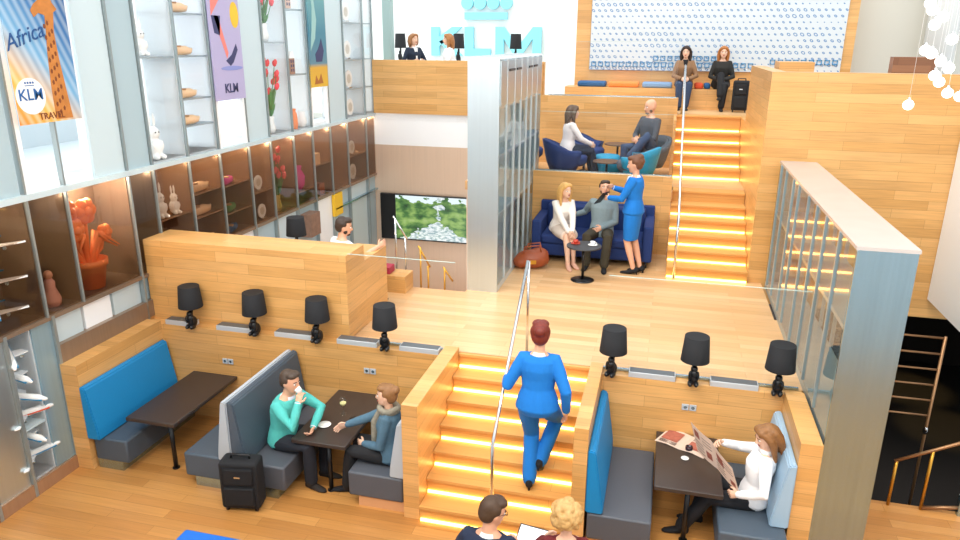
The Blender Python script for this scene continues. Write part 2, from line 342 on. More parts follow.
# ------------------------------------------------------------------ stairs with glowing strips
def staircase(name, label, x0, x1, steps, top, nose=.025):
    """steps: (riser Y, foot z); each step is a box up to the next height, a strip glows at its riser foot"""
    t = thing(name, label, 'staircase', ((x0 + x1) / 2, steps[0][0], steps[0][1]))
    B = Vector(t.location)
    for i, (y, z, lit) in enumerate(steps):
        ny = steps[i + 1][0] if i + 1 < len(steps) else top[0]; nz = steps[i + 1][1] if i + 1 < len(steps) else top[1]
        G().box(Vector((x0, y, steps[0][1] - (0 if i else 0))) - B, Vector((x1, ny + .02, nz - .03)) - B).box(Vector((x0, y - nose, nz - .03)) - B, Vector((x1, ny, nz)) - B).build('step', OAKT, t)
        if lit: G().box(Vector((x0 + .01, y - .022, z + .004)) - B, Vector((x1 - .01, y - .002, z + .030)) - B).build('light_strip', LED, t)
    return t
staircase('staircase', 'front oak staircase between the booths with glowing strip under each step', -2.044, -.586, [(5.69 + .235 * k, .1686 * k, True) for k in range(7)], (7.115, H1))
staircase('staircase', 'oak flight from landing up to lounge with glowing strips, beside navy sofa', .156, 1.294,
    [(10.53, 1.18, True), (10.84, 1.35, True), (11.13, 1.52, True), (11.43, 1.69, True), (11.73, 1.86, True), (12.03, 2.03, False)], (12.3, HL))
staircase('staircase', 'top oak flight with glowing strips below the two women on the bench', .156, 1.294,
    [(13.2, 2.2, True), (13.5, 2.38, True), (13.73, 2.56, True), (13.93, 2.74, True), (14.2, 2.92, True)], (14.43, HT))
struct('wall_stair_cheek', BX(((.10, 13.2, HL), (.15, 14.25, 3.2)),), OAK)
# bench below the tile panel
struct('wall_bench', BX(((-2.15, 15.55, HT), (3.2, 16.15, 3.60))), OAK)

# ------------------------------------------------------------------ LEFT WALL
XW = -5.98; XB = -6.5
Yc = [3.9, 4.62, 5.57, 6.06, 6.99, 7.42, 8.12, 8.81, 9.55, 10.17, 10.9, 11.58, 12.28, 13.02, 13.94, 14.42]
g = G()
for y in Yc:
    g.box((XW - .05, y - .011, 1.77), (XW + .008, y + .011, 6.5))
for y in [3.9, 4.62, 5.04, 5.62]: g.box((XW - .05, y - .018, 0), (XW + .012, y + .018, 1.77))
for y in Yc[4:]: g.box((XW - .05, y - .014, H1 if y < 9 else -1), (XW + .012, y + .014, 1.77))
struct('trim_mullions', g, mat('mullion_grey', '9AA4A5', .35, .5))
struct('baseboard_left', BX(((XB, 3.0, 0), (XW + .01, 5.62, .15))), BRONZEM)
struct('trim_sill_booth', BX(((XB, 5.62, 1.235), (XW + .012, 7.13, 1.44))), BRONZED)
struct('trim_band_foot', BX(((XB, 3.0, 1.735), (XW + .005, 14.42, 1.775))), BRONZED)
struct('trim_band_top', BX(((XB - .1, 3.0, 2.99), (XW + .02, 14.42, 3.05))), FROST)
struct('wall_left', BX(((XB - .08, 3.0, 1.77), (XB - .03, 14.42, 3.0)), ((XB - .08, 3.0, -2), (XB - .03, 5.0, 1.77)), ((XB - .08, 5.36, 0), (XB - .03, 14.42, 1.77))), FROSTD)
struct('wall_left_foot', BX(((-6.3, 5.62, 0), (-5.99, 7.2, 1.235)), ((-6.3, 7.1, 0), (-5.985, 9.3, H1))), OAK)
case_group = 'display cases in the bronze band of the left wall'
def display_case(y0, y1, z0, z1, back, pane, label, shelves=(), shelfm=None, sides=None, group=None):
    t = thing('display_case', label, 'display case', (XW, (y0 + y1) / 2, z0), 0, group); h = (y1 - y0) / 2 - .01; D = XB - XW
    G().box((D, -h, .02), (D + .02, h, z1 - z0 - .02)).build('back_panel', back, t)
    G().box((D + .02, -h, .02), (-.03, -h + .012, z1 - z0 - .02)).build('side_panel', sides or back, t); G().box((D + .02, h - .012, .02), (-.03, h, z1 - z0 - .02)).build('side_panel', sides or back, t)
    G().box((D, -h, .0), (-.03, h, .02)).build('base_board', sides or back, t)
    for z in shelves: G().box((D + .02, -h + .012, z - z0 - .012), (-.035, h - .012, z - z0 + .006)).build('shelf', shelfm or sides or back, t)
    if group == case_group:
        d = bpy.data.lights.new('case_light', 'POINT'); d.energy = (24 if 'orange potted' in label else 3.6) * (y1 - y0) / .7; d.color = (1, .86, .68); d.shadow_soft_size = .03; o = bpy.data.objects.new('case_light', d); COL.objects.link(o); o.location = (XW - .22, (y0 + y1) / 2, z1 - .06)
    G().box((-.022, -h, .01), (-.012, h, z1 - z0 - .01)).build('glass_door', pane, t)
    return t
B0, B1 = 1.775, 2.99
bc = [('bronze display case holding three white and blue model airplanes', ()), ('narrow bronze display case with a small pink figurine, left of orange flower pot', ()),
      ('wide bronze display case holding the orange potted flower', ()), ('empty narrow bronze display case between orange flower and white rabbits', ()),
      ('bronze display case holding two white rabbit figures', (2.33,)), ('bronze display case with pale wooden clogs on shelves', (2.2, 2.52)),
      ('bronze display case with small coloured shoes on shelves', (2.1, 2.5)), ('bronze display case with two round white plates on stands', (2.25,)),
      ('bronze display case holding a tall vase of pink flowers', ()), ('bronze display case holding the magenta vase', (2.0,)),
      ('bronze display case with small boxes beside the magenta vase case', (2.35,)), ('empty bronze display case, third from the screen end of band', ()),
      ('bronze display case with two white plates near the screen wall', (2.3,)), ('narrow last bronze display case at the screen end of band', ())]
for i, (lb, sh) in enumerate(bc):
    dark = i < 2
    display_case(Yc[i + 1], Yc[i + 2], B0, B1, BRONZED if i < 4 else BRONZEM, GLASSB, lb, sh, sides=BRONZED if i < 4 else BRONZEM, group=case_group)
U0, U1 = 3.05, 6.4
# upper row: windows, frosted panels and tall white cases
def upper_case(i, label, sh): return display_case(Yc[i], Yc[i + 1], U0, U1, MILK2, GLASS, label, sh, mat('shelf_steel', 'A5B0B5', .4, .4), MILK, 'tall white display cases in the upper left wall')
def panel(y0, y1, m): struct('wall_panel', BX(((XW - .06, y0 + .02, U0), (XW - .02, y1 - .02, U1))), m)
panel(3.9, 4.62, FROST); panel(4.62, 5.55, FROSTD); panel(6.5, 6.99, FROST); panel(6.99, 7.42, FROSTD); panel(9.57, 10.17, FROST); panel(12.28, 13.02, FROST)
upper_case(5, 'tall white case with white rabbits between blue panel and clog shelves', (4.29,))
upper_case(6, 'tall white case of clogs on four shelves left of purple poster', (3.42, 3.76, 4.29, 4.81))
upper_case(9, 'tall white case with tulip vases between frosted panel and teal poster', (4.46,))
upper_case(10, 'tall white case with orange vase left of teal poster', (3.95, 4.97))
upper_case(13, 'tall white case of white plates near the balcony, left of narrow case', (3.59, 4.14, 4.82))
upper_case(14, 'narrow white case against the balcony end of the left wall', (3.59, 4.14, 4.82))
for n, (y0, y1) in enumerate(((5.57, 6.48), (8.81, 9.55), (11.58, 12.28))):
    wn = struct('window_%d' % (n + 1), BX(((XW - .03, y0, U0), (XW - .02, y1, U1))), GLASS)
    struct('window_frame', BX(((XW - .06, y0 + .02, U0), (XW, y0 + .07, U1)), ((XW - .06, y1 - .07, U0), (XW, y1 - .02, U1)), ((XB - .1, y0 + .02, U0), (XW - .04, y1 - .02, U0 + .05))), WHITEP, wn)
# lower row
struct('wall_panel', BX(((XW - .06, 3.0, .15), (XW - .02, 5.02, 1.735))), STEELW)
struct('wall_panel', BX(((XW - .06, 5.36, .15), (XW - .02, 5.60, 1.735))), brushed('blue_steel', '9DBCCB', .3, .5))
t = display_case(5.04, 5.36, .15, 1.735, MILK2, GLASS, 'floor level white display case with a column of model airplanes', (.72,), FROST, MILK)
for k, (y0, y1) in enumerate(((5.62, 6.06), (6.06, 6.5), (6.5, 6.99))):
    struct('wall_panel', BX(((XW - .1, y0 + .02, 1.44), (XW - .05, y1 - .02, 1.735))), WHITEP if k == 1 else FROST)
for i in range(4, 15):
    if i in (7, 11): struct('wall_panel', BX(((XW - .1, Yc[i] + .02, H1 if i < 7 else -1.0), (XW - .05, Yc[i + 1] - .02, 1.735))), WHITEP)
    else: struct('wall_panel', BX(((XW - .1, Yc[i] + .02, H1 if i < 7 else -1.0), (XW - .05, Yc[i + 1] - .02, 1.735))), FROST if i % 2 else FROSTD)
struct('trim_low_shelf', BX(((XW - .1, 12.3, 1.42), (XW + .02, 14.4, 1.45))), STEEL)
o = BX(((XW - .04, 11.0, 1.22), (XW + .16, 11.35, 1.62))).build('brown_box', mat('box_brown', '8A6A58', .6, noise=.4, nscale=14)); tag(o, 'brown striped box against the wall left of seated man', 'box')
o = BX(((XW - .04, 12.25, 1.3), (XW + .02, 12.6, 1.72))).build('yellow_sign', YELLOW); tag(o, 'small yellow notice on the wall above the seated man', 'sign')
# outside
struct('ground_terrace', BX(((-30, 0, 2.6), (-6.7, 30, 2.8))), mat('terrace_pale', 'DCE6EA', .6))
t = thing('building', 'pale building with horizontal louvres outside the first window', 'building', (-10, 8.5, 2.8))
G().box((-3, -2.5, 0), (0, 3.5, 2.6)).build('wall', mat('outside_wall', 'D5DEE2', .7), t)
for k in range(9): G().box((0, -2.0, .25 + k * .17), (.08, .4, .33 + k * .17)).build('louvre', mat('louvre_grey', 'A9BFC6', .5) if k == 0 else bpy.data.materials['louvre_grey'], t)

# ------------------------------------------------------------------ posters
def poster(y0, y1, z0, z1, label, m):
    t = thing('poster', label, 'poster', (XW + .06, (y0 + y1) / 2, z0), 0)
    G().box((0, -(y1 - y0) / 2, 0), (.012, (y1 - y0) / 2, z1 - z0)).build('banner', m, t)
    for s in (-1, 1): G().tube([(.005, s * (y1 - y0) * .4, z1 - z0), (.005, s * (y1 - y0) * .4, 6.4 - z0)], .003, 6).build('hanging_wire', CHROME, t)
    return t
def grad(name, cs, ang=0., rays=False):
    m = bpy.data.materials.new(name); m.use_nodes = True; nt = m.node_tree; b = nt.nodes['Principled BSDF']; L = nt.links
    tc = nt.nodes.new('ShaderNodeTexCoord'); mp = nt.nodes.new('ShaderNodeMapping'); mp.inputs['Rotation'].default_value = (ang, 0, 0); mp.inputs['Location'].default_value = (0, .5, 0) if False else (0, 0, 0)
    L.new(tc.outputs['Generated'], mp.inputs[0]); s = nt.nodes.new('ShaderNodeSeparateXYZ'); L.new(mp.outputs[0], s.inputs[0])
    r = nt.nodes.new('ShaderNodeValToRGB'); L.new(s.outputs[2], r.inputs[0])
    while len(r.color_ramp.elements) < len(cs): r.color_ramp.elements.new(.5)
    for e, (p, c) in zip(r.color_ramp.elements, cs): e.position = p; e.color = (*lin(c), 1)
    out = r.outputs[0]
    if rays:
        wv = nt.nodes.new('ShaderNodeTexWave'); wv.inputs['Scale'].default_value = 3.2; wv.bands_direction = 'Y'
        m2 = nt.nodes.new('ShaderNodeMapping'); m2.inputs['Rotation'].default_value = (-.62, 0, 0); m2.inputs['Scale'].default_value = (1, 1, 1.4); L.new(tc.outputs['Generated'], m2.inputs[0]); L.new(m2.outputs[0], wv.inputs[0])
        mx = nt.nodes.new('ShaderNodeMix'); mx.data_type = 'RGBA'; mx.blend_type = 'SCREEN'; ml = nt.nodes.new('ShaderNodeMath'); ml.operation = 'MULTIPLY'; ml.inputs[1].default_value = .28
        L.new(wv.outputs['Fac'], ml.inputs[0]); L.new(ml.outputs[0], mx.inputs[0]); L.new(out, mx.inputs[6]); mx.inputs[7].default_value = (.8, .85, .8, 1); out = mx.outputs[2]
    L.new(out, b.inputs['Base Color']); b.inputs['Roughness'].default_value = .5; return m
# banner faces +X; text runs along +Y seen from the room -> local axes: right=+Y, up=+Z, out=+X
def TM(y, z, x=.0125): return Matrix(((0, 0, 1, x), (1, 0, 0, y), (0, 1, 0, z), (0, 0, 0, 1)))
def flat(t, name, m, pts, th=.004, x=.0121):
    g = G(); g.prism(pts, 'x', x, x + th); return g.build(name, m, t)
def disc(cy, cz, ry, rz, n=28): return [(cy + ry * math.cos(2 * PI * k / n), cz + rz * math.sin(2 * PI * k / n)) for k in range(n)]
t = poster(5.6, 6.36, 3.71, 5.35, 'large blue and orange travel poster with a giraffe, hanging at far left', grad('poster_blue', [(.0, 'F08A2A'), (.25, 'F5B64C'), (.52, '6FA8CF'), (.8, '2F6FA8'), (1, '255C93')], .42, True))
GIR = mat('giraffe_brown', 'C27A34', .6, noise=.3, nscale=14)
flat(t, 'giraffe', GIR, [(.05, .02), (.05, .35), (.07, .65), (.10, .88), (.11, 1.0), (.04, 1.02), (-.02, .98), (-.05, 1.04), (.0, 1.1), (.06, 1.14), (.09, 1.24), (.12, 1.15), (.17, 1.18), (.18, 1.24), (.22, 1.12), (.27, 1.06), (.22, 1.03), (.19, .85), (.20, .6), (.23, .3), (.26, .02)])
g = G(); rr = random.Random(2)
for k in range(26):
    yy = (.085, .125, .165)[k % 3] + rr.uniform(-.006, .006); zz = .06 + .105 * (k // 3) + .03 * (k % 3); q0 = rr.uniform(0, 2); g.prism([(yy + .015 * math.cos(q0 + a_ * 1.256), zz + .026 * math.sin(q0 + a_ * 1.256)) for a_ in range(5)], 'x', .0161, .0175)
g.build('spots', mat('spot_brown', '7E3F16', .6), t)['kind'] = 'stuff'
flat(t, 'badge', PORC, disc(-.21, .26, .17, .17)); put_text('badge_text', 'KLM', .15, mat('logo_blue', '1E5FA0', .5), t, TM(-.21, .27, .0165), bold=.002)
g = G(); 
for k in range(4): g.prism(disc(-.255 + k * .03, .385, .011, .011, 10), 'x', .016, .018)
g.box((.016, -.265, .355), (.018, -.155, .363)); g.build('badge_crown', bpy.data.materials['logo_blue'], t)
put_text('title_text', 'Africa', .2, mat('script_blue', '1C4F88', .5), t, TM(-.17, .80, .0165) @ Matrix.Rotation(.3, 4, 'Z'), shear=.3)
put_text('foot_text', 'TRAVEL', .09, mat('foot_brown', '7A3A14', .5), t, TM(.0, .06, .0185))
t = poster(8.75, 9.47, 3.70, 5.35, 'lilac travel poster with pink and yellow figures on the left wall', mat('poster_lilac', 'B5ACCF', .6))
PK = mat('poster_pink', 'EE8478', .6); DK = mat('poster_navy', '3A3C66', .6)
flat(t, 'dancer', PK, [(-.30, 1.1), (-.1, 1.3), (.02, 1.6), (-.12, 1.62), (-.28, 1.45)]); flat(t, 'dancer_leg', PK, [(-.25, 1.1), (-.15, 1.1), (.02, .62), (-.02, .55)]); flat(t, 'skirt', DK, [(-.3, 1.1), (-.1, 1.1), (-.14, .85), (-.26, .88)])
flat(t, 'bird', YELLOW, disc(.24, 1.12, .1, .17)); flat(t, 'skater', DK, [(-.05, .52), (.1, .6), (.22, .74), (.25, .66), (.13, .5), (.05, .45)]); flat(t, 'shadow_shape', mat('poster_violet', '8C93CC', .6), disc(.08, .42, .26, .03))
put_text('poster_text', 'KLM', .17, DK, t, TM(.02, .15, .0165), bold=.003)
t = poster(11.52, 12.15, 3.72, 5.35, 'teal travel poster with a yellow foot, third along the left wall', grad('poster_teal', [(0, 'E2B43C'), (.2, 'DDA83A'), (.24, '5C8798'), (.55, '3D7E93'), (1, '6FA6A8')], 0))
flat(t, 'pale_swirl', mat('poster_pale', '9CC4BE', .6), [(-.28, .6), (-.1, .8), (-.02, 1.1), (-.1, 1.5), (-.2, 1.62), (-.16, 1.3), (-.2, 1.0)]); flat(t, 'dark_figure', DK, [(-.1, .42), (.12, .42), (.2, .6), (.12, .8), (.05, .7), (-.02, .62), (-.12, .55)]); flat(t, 'foot_figures', mat('poster_brown', 'B06A30', .6), [(-.2, .05), (-.14, .2), (-.05, .1), (.05, .22), (.12, .06)])

# ------------------------------------------------------------------ LEFT PILLAR CABINET and RIGHT PARTITION
def glazed_unit(name, label, x0, x1, y0, y1, z0, z1, mulls, rails, endm, topm, face, fm, zf=0):
    t = thing(name, label, 'glass partition', ((x0 + x1) / 2, y0, z0)); B = Vector(t.location)
    G().box(Vector((x0, y0, zf)) - B, Vector((x1, y0 + .03, z1)) - B).build('end_panel', endm, t)
    G().box(Vector((x0, y1 - .03, z0)) - B, Vector((x1, y1, z1)) - B).build('far_end_panel', endm, t)
    G().box(Vector((x0 - .01, y0 - .005, z1)) - B, Vector((x1 + .01, y1, z1 + .03)) - B).build('top_panel', topm, t)
    G().box(Vector((x0, y0 + .03, z0)) - B, Vector((x1, y1 - .03, z0 + .09)) - B).build('base_rail', fm, t)
    for z in rails: G().box(Vector((x0, y0 + .03, z - .018)) - B, Vector((x1, y1 - .03, z + .018)) - B).build('shelf', fm, t)
    for xx in (x0, x1):
        for y in mulls: G().box(Vector((xx - .018, y - .02, z0 + .09)) - B, Vector((xx + .018, y + .02, z1)) - B).build('mullion', fm, t)
        if xx == x0 and name == 'glass_cabinet': G().box(Vector((xx - .005, y0 + .03, z0 + .09)) - B, Vector((xx + .005, y1 - .03, z1)) - B).build('back_panel', WHITEP, t)
        else: G().box(Vector((xx - .005, y0 + .03, z0 + .09)) - B, Vector((xx + .005, y1 - .03, z1)) - B).build('glass_pane', GLASSR, t)
    return t
ST2 = mat('frame_steel', '9FB4BE', .3, .6)
glazed_unit('glass_partition', 'long low glazed partition with steel end on the right of the landing', 1.53, 1.97, 6.02, 10.45, 1.18, 2.95, [6.6, 7.2, 7.68, 8.17, 8.8, 9.2, 9.8, 10.25], [2.28], STEEL, mat('partition_top', 'C9C2BE', .25, .3, noise=.06, nscale=4), 1, ST2, zf=.0)
struct('trim_partition_plinth', BX(((1.54, 6.06, 0), (1.97, 7.1, 1.17))), BRONZEM)
t = glazed_unit('glass_cabinet', 'tall steel and glass cabinet standing at the head of landing beside navy sofa', -2.52, -2.10, 9.18, 12.3, 1.18, 4.28, [9.6, 10.1, 10.55, 11.0, 11.4, 11.85], [2.27, 3.05, 3.68], STEELW, MILK, 1, mat('frame_pale', 'CDD7DB', .35, .3), zf=1.18)
B = Vector(t.location)
for k, y in enumerate([9.2, 9.6, 10.1, 10.55, 11.0, 11.4, 11.85]):
    ny = [9.6, 10.1, 10.55, 11.0, 11.4, 11.85, 12.27][k]
    d = G().box(Vector((-2.100, y + .02, 3.7)) - B, Vector((-2.086, ny - .02, 4.26)) - B).build('door', STEELW, t)
    if k in (1, 2, 4, 5): G().box(Vector((-2.086, y + .08, 4.12)) - B, Vector((-2.07, ny - .08, 4.15)) - B).build('handle', BLACKP, d)
EDGE = mat('glass_edge', 'B5C9BF', .2)
# glass rails
def glass_rail(label, x0, x1, y, z0, z1, seams):
    t = thing('glass_railing', label, 'railing', ((x0 + x1) / 2, y, z0)); xs = [x0] + seams + [x1]; B = Vector(t.location)
    for a, b in zip(xs, xs[1:]): G().box(Vector((a + .004, y - .006, z0 + .02)) - B, Vector((b - .004, y + .006, z1)) - B).build('glass_pane', GLASS, t)
    G().box(Vector((x0, y - .02, z0)) - B, Vector((x1, y + .012, z0 + .02)) - B).build('base_channel', STEEL, t)
    for a, b in zip(xs, xs[1:]): G().box(Vector((a + .004, y - .007, z1)) - B, Vector((b - .004, y + .007, z1 + .004)) - B).build('polished_edge', EDGE, t)
glass_rail('frameless glass railing above the left booth beside the staircase', -3.34, -2.08, 7.09, 1.2, 2.23, [])
glass_rail('frameless glass railing behind the right booth lamps', -.45, 1.48, 7.09, 1.2, 2.23, [-.1, .5])
glass_rail('glass railing on oak wall above the navy sofa', -2.07, .14, 11.8, 2.46, 3.42, [-.95])
glass_rail('glass railing behind the lounge, in front of cushioned bench', -2.3, .12, 14.35, 3.5, 4.5, [-1.1])
# handrails
t = thing('handrail', 'slim steel handrail running up the middle of front staircase', 'handrail', (-1.33, 5.72, 0))
G().tube([(0, 0, 0), (0, 0, .93), (0, 1.58, 2.25)], .018, 12).build('rail', CHROME, t)
G().tube([(.01, 1.58, 2.25), (.01, 1.60, 1.18)], .016, 12).build('post', CHROME, t)
t = thing('handrail', 'slim steel handrail on left of upper stairs, ending by seated women', 'handrail', (.27, 10.5, 1.18))
G().tube([(0, .0, 0), (0, .02, .9), (-.03, 3.8, 2.9), (-.03, 4.1, 2.9)], .02, 12).build('rail', CHROME, t)
G().tube([(-.03, 3.9, 2.9), (-.03, 3.9, 2.02)], .016, 12).build('post', CHROME, t)
# stairwell rails by the screen
struct('wall_well_plinth', BX(((-3.78, 8.8, H1), (-3.3, 9.12, 1.42))), OAK)
t = thing('stair_railing', 'brass and steel posts of a stairwell railing below the screen', 'railing', (-3.5, 9.12, 1.18))
for x, z0, z1, m in ((-.05, .24, .95, CHROME), (.09, .24, .70, CHROME), (.31, 0, .58, BRASS), (.42, -.05, .32, BRASS), (.66, 0, .3, BRASS)): G().tube([(x, .02, z0 - (.3 if m is BRASS else 0)), (x, .02, z1)], .014, 8).build('post', m, t)
G().tube([(-.08, .02, 1.0), (.12, .02, .68)], .014, 8).build('handrail', CHROME, t); G().tube([(.28, .02, .6), (.45, .02, .3)], .014, 8).build('handrail', BRASS, t); G().tube([(.64, .02, .32), (.78, .02, .12)], .014, 8).build('handrail', BRASS, t)
o = BX(((-3.74, 8.85, 1.42), (-3.54, 9.05, 1.52)), bev=.01).build('red_box', mat('red_card', 'A8203C', .6)); tag(o, 'small dark red box on oak ledge by the stairwell', 'box')
# void on the right: brass rail, barred railing
t = thing('stair_railing', 'brass railing at the edge of floor bottom right, before the dark stairwell', 'railing', (2.5, 7.15, 0))
for x, z in ((0, .52), (.3, .68)): G().tube([(x, 0, 0), (x, 0, z)], .016, 10).build('post', BRASS, t)
G().tube([(-.02, 0, .51), (.3, 0, .68), (.9, 0, 1.0)], .017, 10).build('handrail', mat('dull_brass', '9A7350', .35, .7), t); G().tube([(.3, 0, .02), (.75, 0, .1)], .02, 8).build('kick_rail', bpy.data.materials['dull_brass'], t)
G().box((.62, -.03, 0), (.68, .03, .22)).build('end_post', STEEL, t)
t = thing('barred_railing', 'steel railing with six horizontal bars in the dark stairwell', 'railing', (3.39, 9.0, -2))
G().tube([(0, 0, 0), (0, 0, 3.2)], .018, 10).build('post', bpy.data.materials['dull_brass'], t)
for k in range(6): G().tube([(-1.2, 0, 3.18 - k * .205), (0, 0, 3.18 - k * .205)], .014, 8).build('bar', bpy.data.materials['dull_brass'], t)
G().ell((0, 0, 1.95), (.03, .03, .06)).build('foot', CHROME, t)
for k, (x, y) in enumerate(((5.0, 14.6), (5.2, 13.0))):
    d = bpy.data.lights.new('stairwell_spot', 'SPOT'); d.energy = 90; d.color = (1, .72, .25); d.spot_size = .7; d.spot_blend = .6; o = bpy.data.objects.new('stairwell_spot', d); COL.objects.link(o); o.location = (x, y, .6)

# ------------------------------------------------------------------ SCREEN
def screen_mat():
    m = bpy.data.materials.new('forest_screen'); m.use_nodes = True; nt = m.node_tree; b = nt.nodes['Principled BSDF']; L = nt.links
    tc = nt.nodes.new('ShaderNodeTexCoord'); s = nt.nodes.new('ShaderNodeSeparateXYZ'); L.new(tc.outputs['Generated'], s.inputs[0])
    n = nt.nodes.new('ShaderNodeTexNoise'); n.inputs['Scale'].default_value = 6; n.inputs['Detail'].default_value = 5; L.new(tc.outputs['Generated'], n.inputs['Vector'])
    r = nt.nodes.new('ShaderNodeValToRGB'); L.new(n.outputs['Fac'], r.inputs[0]); cs = [(.3, '1C3A24'), (.45, '45703A'), (.58, '86A85A'), (.75, 'A9BC80')]
    while len(r.color_ramp.elements) < 4: r.color_ramp.elements.new(.5)
    for e, (p, c) in zip(r.color_ramp.elements, cs): e.position = p; e.color = (*lin(c), 1)
    def op(o, a, k):
        q = nt.nodes.new('ShaderNodeMath'); q.operation = o
        for i, v in enumerate((a, k)):
            if hasattr(v, 'links'): L.new(v, q.inputs[i])
            else: q.inputs[i].default_value = v
        return q.outputs[0]
    # white river: a band about x=.55 that widens towards the foot
    dx = op('ABSOLUTE', op('SUBTRACT', s.outputs[0], .52), 0); wid = op('ADD', op('MULTIPLY', op('POWER', op('MAXIMUM', op('SUBTRACT', .55, s.outputs[2]), 0), 1.7), 1.25), 0.0)
    f = op('LESS_THAN', op('ADD', dx, op('MULTIPLY', op('SUBTRACT', n.outputs['Fac'], .5), .55)), wid)
    mx = nt.nodes.new('ShaderNodeMix'); mx.data_type = 'RGBA'; L.new(op('MULTIPLY', f, .85), mx.inputs[0]); L.new(r.outputs[0], mx.inputs[6]); 
    n3 = nt.nodes.new('ShaderNodeTexNoise'); n3.inputs['Scale'].default_value = 22; L.new(tc.outputs['Generated'], n3.inputs['Vector'])
    r3 = nt.nodes.new('ShaderNodeValToRGB'); L.new(n3.outputs['Fac'], r3.inputs[0]); r3.color_ramp.elements[0].position = .38; r3.color_ramp.elements[0].color = (*lin('8FA9B2'), 1); r3.color_ramp.elements[1].position = .58; r3.color_ramp.elements[1].color = (*lin('F0F6F8'), 1); L.new(r3.outputs[0], mx.inputs[7])
    sky = op('GREATER_THAN', op('ADD', s.outputs[2], op('MULTIPLY', op('SUBTRACT', n.outputs['Fac'], .5), 1.1)), .92)
    m2 = nt.nodes.new('ShaderNodeMix'); m2.data_type = 'RGBA'; L.new(sky, m2.inputs[0]); L.new(mx.outputs[2], m2.inputs[6]); m2.inputs[7].default_value = (*lin('D9E8EE'), 1)
    b.inputs['Base Color'].default_value = (.01, .01, .01, 1); L.new(m2.outputs[2], b.inputs['Emission Color']); b.inputs['Emission Strength'].default_value = .85; b.inputs['Roughness'].default_value = .2; return m
t = thing('television', 'large wall screen showing a forest stream, in black frame', 'television', (-4.75, 14.38, .36))
G().box((-1.13, -.08, 0), (1.1, 0, 1.0)).build('frame', BLACKP, t); G().box((-.78, -.09, .03), (1.06, -.08, .98)).build('screen', screen_mat(), t)

# ------------------------------------------------------------------ big letters and crown emblem on the far wall
def letter(name, lbl, polys):
    g = G()
    for p in polys: g.prism(p, 'y', 19.86, 19.98)
    tag(g.build(name, CYAN), lbl, 'sign letter', 'big blue letters on the far wall')
z0, z1 = 4.1, 4.86; zm = (z0 + z1) / 2
letter('sign_letter', 'pale blue block letter K on the white far wall', [[(-6.5, z0), (-6.27, z0), (-6.27, z1), (-6.5, z1)], [(-6.27, zm - .12), (-6.27, zm + .12), (-5.9, z1), (-5.62, z1), (-6.08, zm)], [(-6.27, zm - .0), (-6.14, zm + .06), (-5.6, z0), (-5.9, z0)]])
letter('sign_letter', 'pale blue block letter L on the white far wall', [[(-5.54, z0), (-5.3, z0), (-5.3, z1), (-5.54, z1)], [(-5.3, z0), (-4.82, z0), (-4.82, z0 + .2), (-5.3, z0 + .2)]])
letter('sign_letter', 'pale blue block letter M on the white far wall', [[(-4.68, z0), (-4.45, z0), (-4.45, z1), (-4.68, z1)], [(-3.66, z0), (-3.43, z0), (-3.43, z1), (-3.66, z1)], [(-4.45, z1), (-4.45, z1 - .3), (-4.14, z0), (-3.98, z0), (-3.66, z1 - .3), (-3.66, z1), (-4.06, z0 + .26)]])
t = thing('crown_emblem', 'pale blue crown emblem of bar and four discs above the letters', 'sign', (-4.95, 19.98, 5.03))
G().box((-.6, -.1, .02), (.58, 0, .2)).build('bar', CYAN, t)
for k in range(4): G().tube([(-.53 + k * .36, -.1, .44), (-.53 + k * .36, 0, .44)], .165, 28).build('disc', CYAN, t)
for k in range(1): G().tube([(0, -.1, .74), (0, 0, .74)], .06, 16).build('cross_stem', CYAN, t)

# ================================================================== FURNITURE
def bench(label, xb, xf, y0, y1, seatm, backm, top, by0=None, by1=None, plinth=STEEL, tb=.16, tt=.07):
    """xb = back plane, xf = front edge of the seat"""
    s = 1 if xf > xb else -1; t = thing('booth_bench', label, 'bench', ((xb + xf) / 2, (y0 + y1) / 2, 0), 0, 'upholstered booth benches'); B = Vector(t.location)
    G().box(Vector((xb + s * .02, y0, .115)) - B, Vector((xf, y1, .385)) - B, .02).build('seat', seatm, t)
    G().box(Vector((xb + s * .02, y0 + .02, 0)) - B, Vector((xf - s * .1, y1, .115)) - B).build('plinth', plinth, t)
    a, b = (by0 or y0), (by1 or y1)
    g = G(); g.prism([(xb - B.x, .39), (xb + s * tb - B.x, .39), (xb + s * tb * .95 - B.x, .5), (xb + s * tt - B.x, top - .02), (xb + s * (tt - .02) - B.x, top), (xb - B.x, top)], 'y', a - B.y, b - B.y)
    bmesh.ops.bevel(g.bm, geom=g.bm.edges[:], offset=.012, segments=2, affect='EDGES'); g.build('backrest', backm, t); return t
bench('bright blue backed grey bench along the far left oak wall', -5.775, -5.34, 5.64, 6.92, GREYD, BLUEV, 1.0, 5.58)
bench('grey bench facing left, back to back with the man in turquoise', -4.02, -4.62, 5.62, 6.92, GREYD, GREYL, 1.07, 5.58)
bench('slate bench on which the man in turquoise sits', -4.015, -3.46, 5.62, 6.92, GREYS, GREYD, 1.07, 5.58)
bench('dark grey bench with pale grey back under the woman in scarf', -2.215, -2.82, 5.74, 6.92, GREYS, GREYL, 1.0, plinth=mat('plinth_wood', 'D9A273', .5))
bench('empty grey bench with bright blue back beside the staircase', -.445, .15, 5.68, 6.92, GREYS, BLUEV, 1.03, plinth=mat('plinth_wood2', 'C98F55', .5))
bench('slate bench with pale blue back where the newspaper reader sits', 1.325, .73, 5.72, 6.92, GREYD, PALEB, 1.03, 5.9)
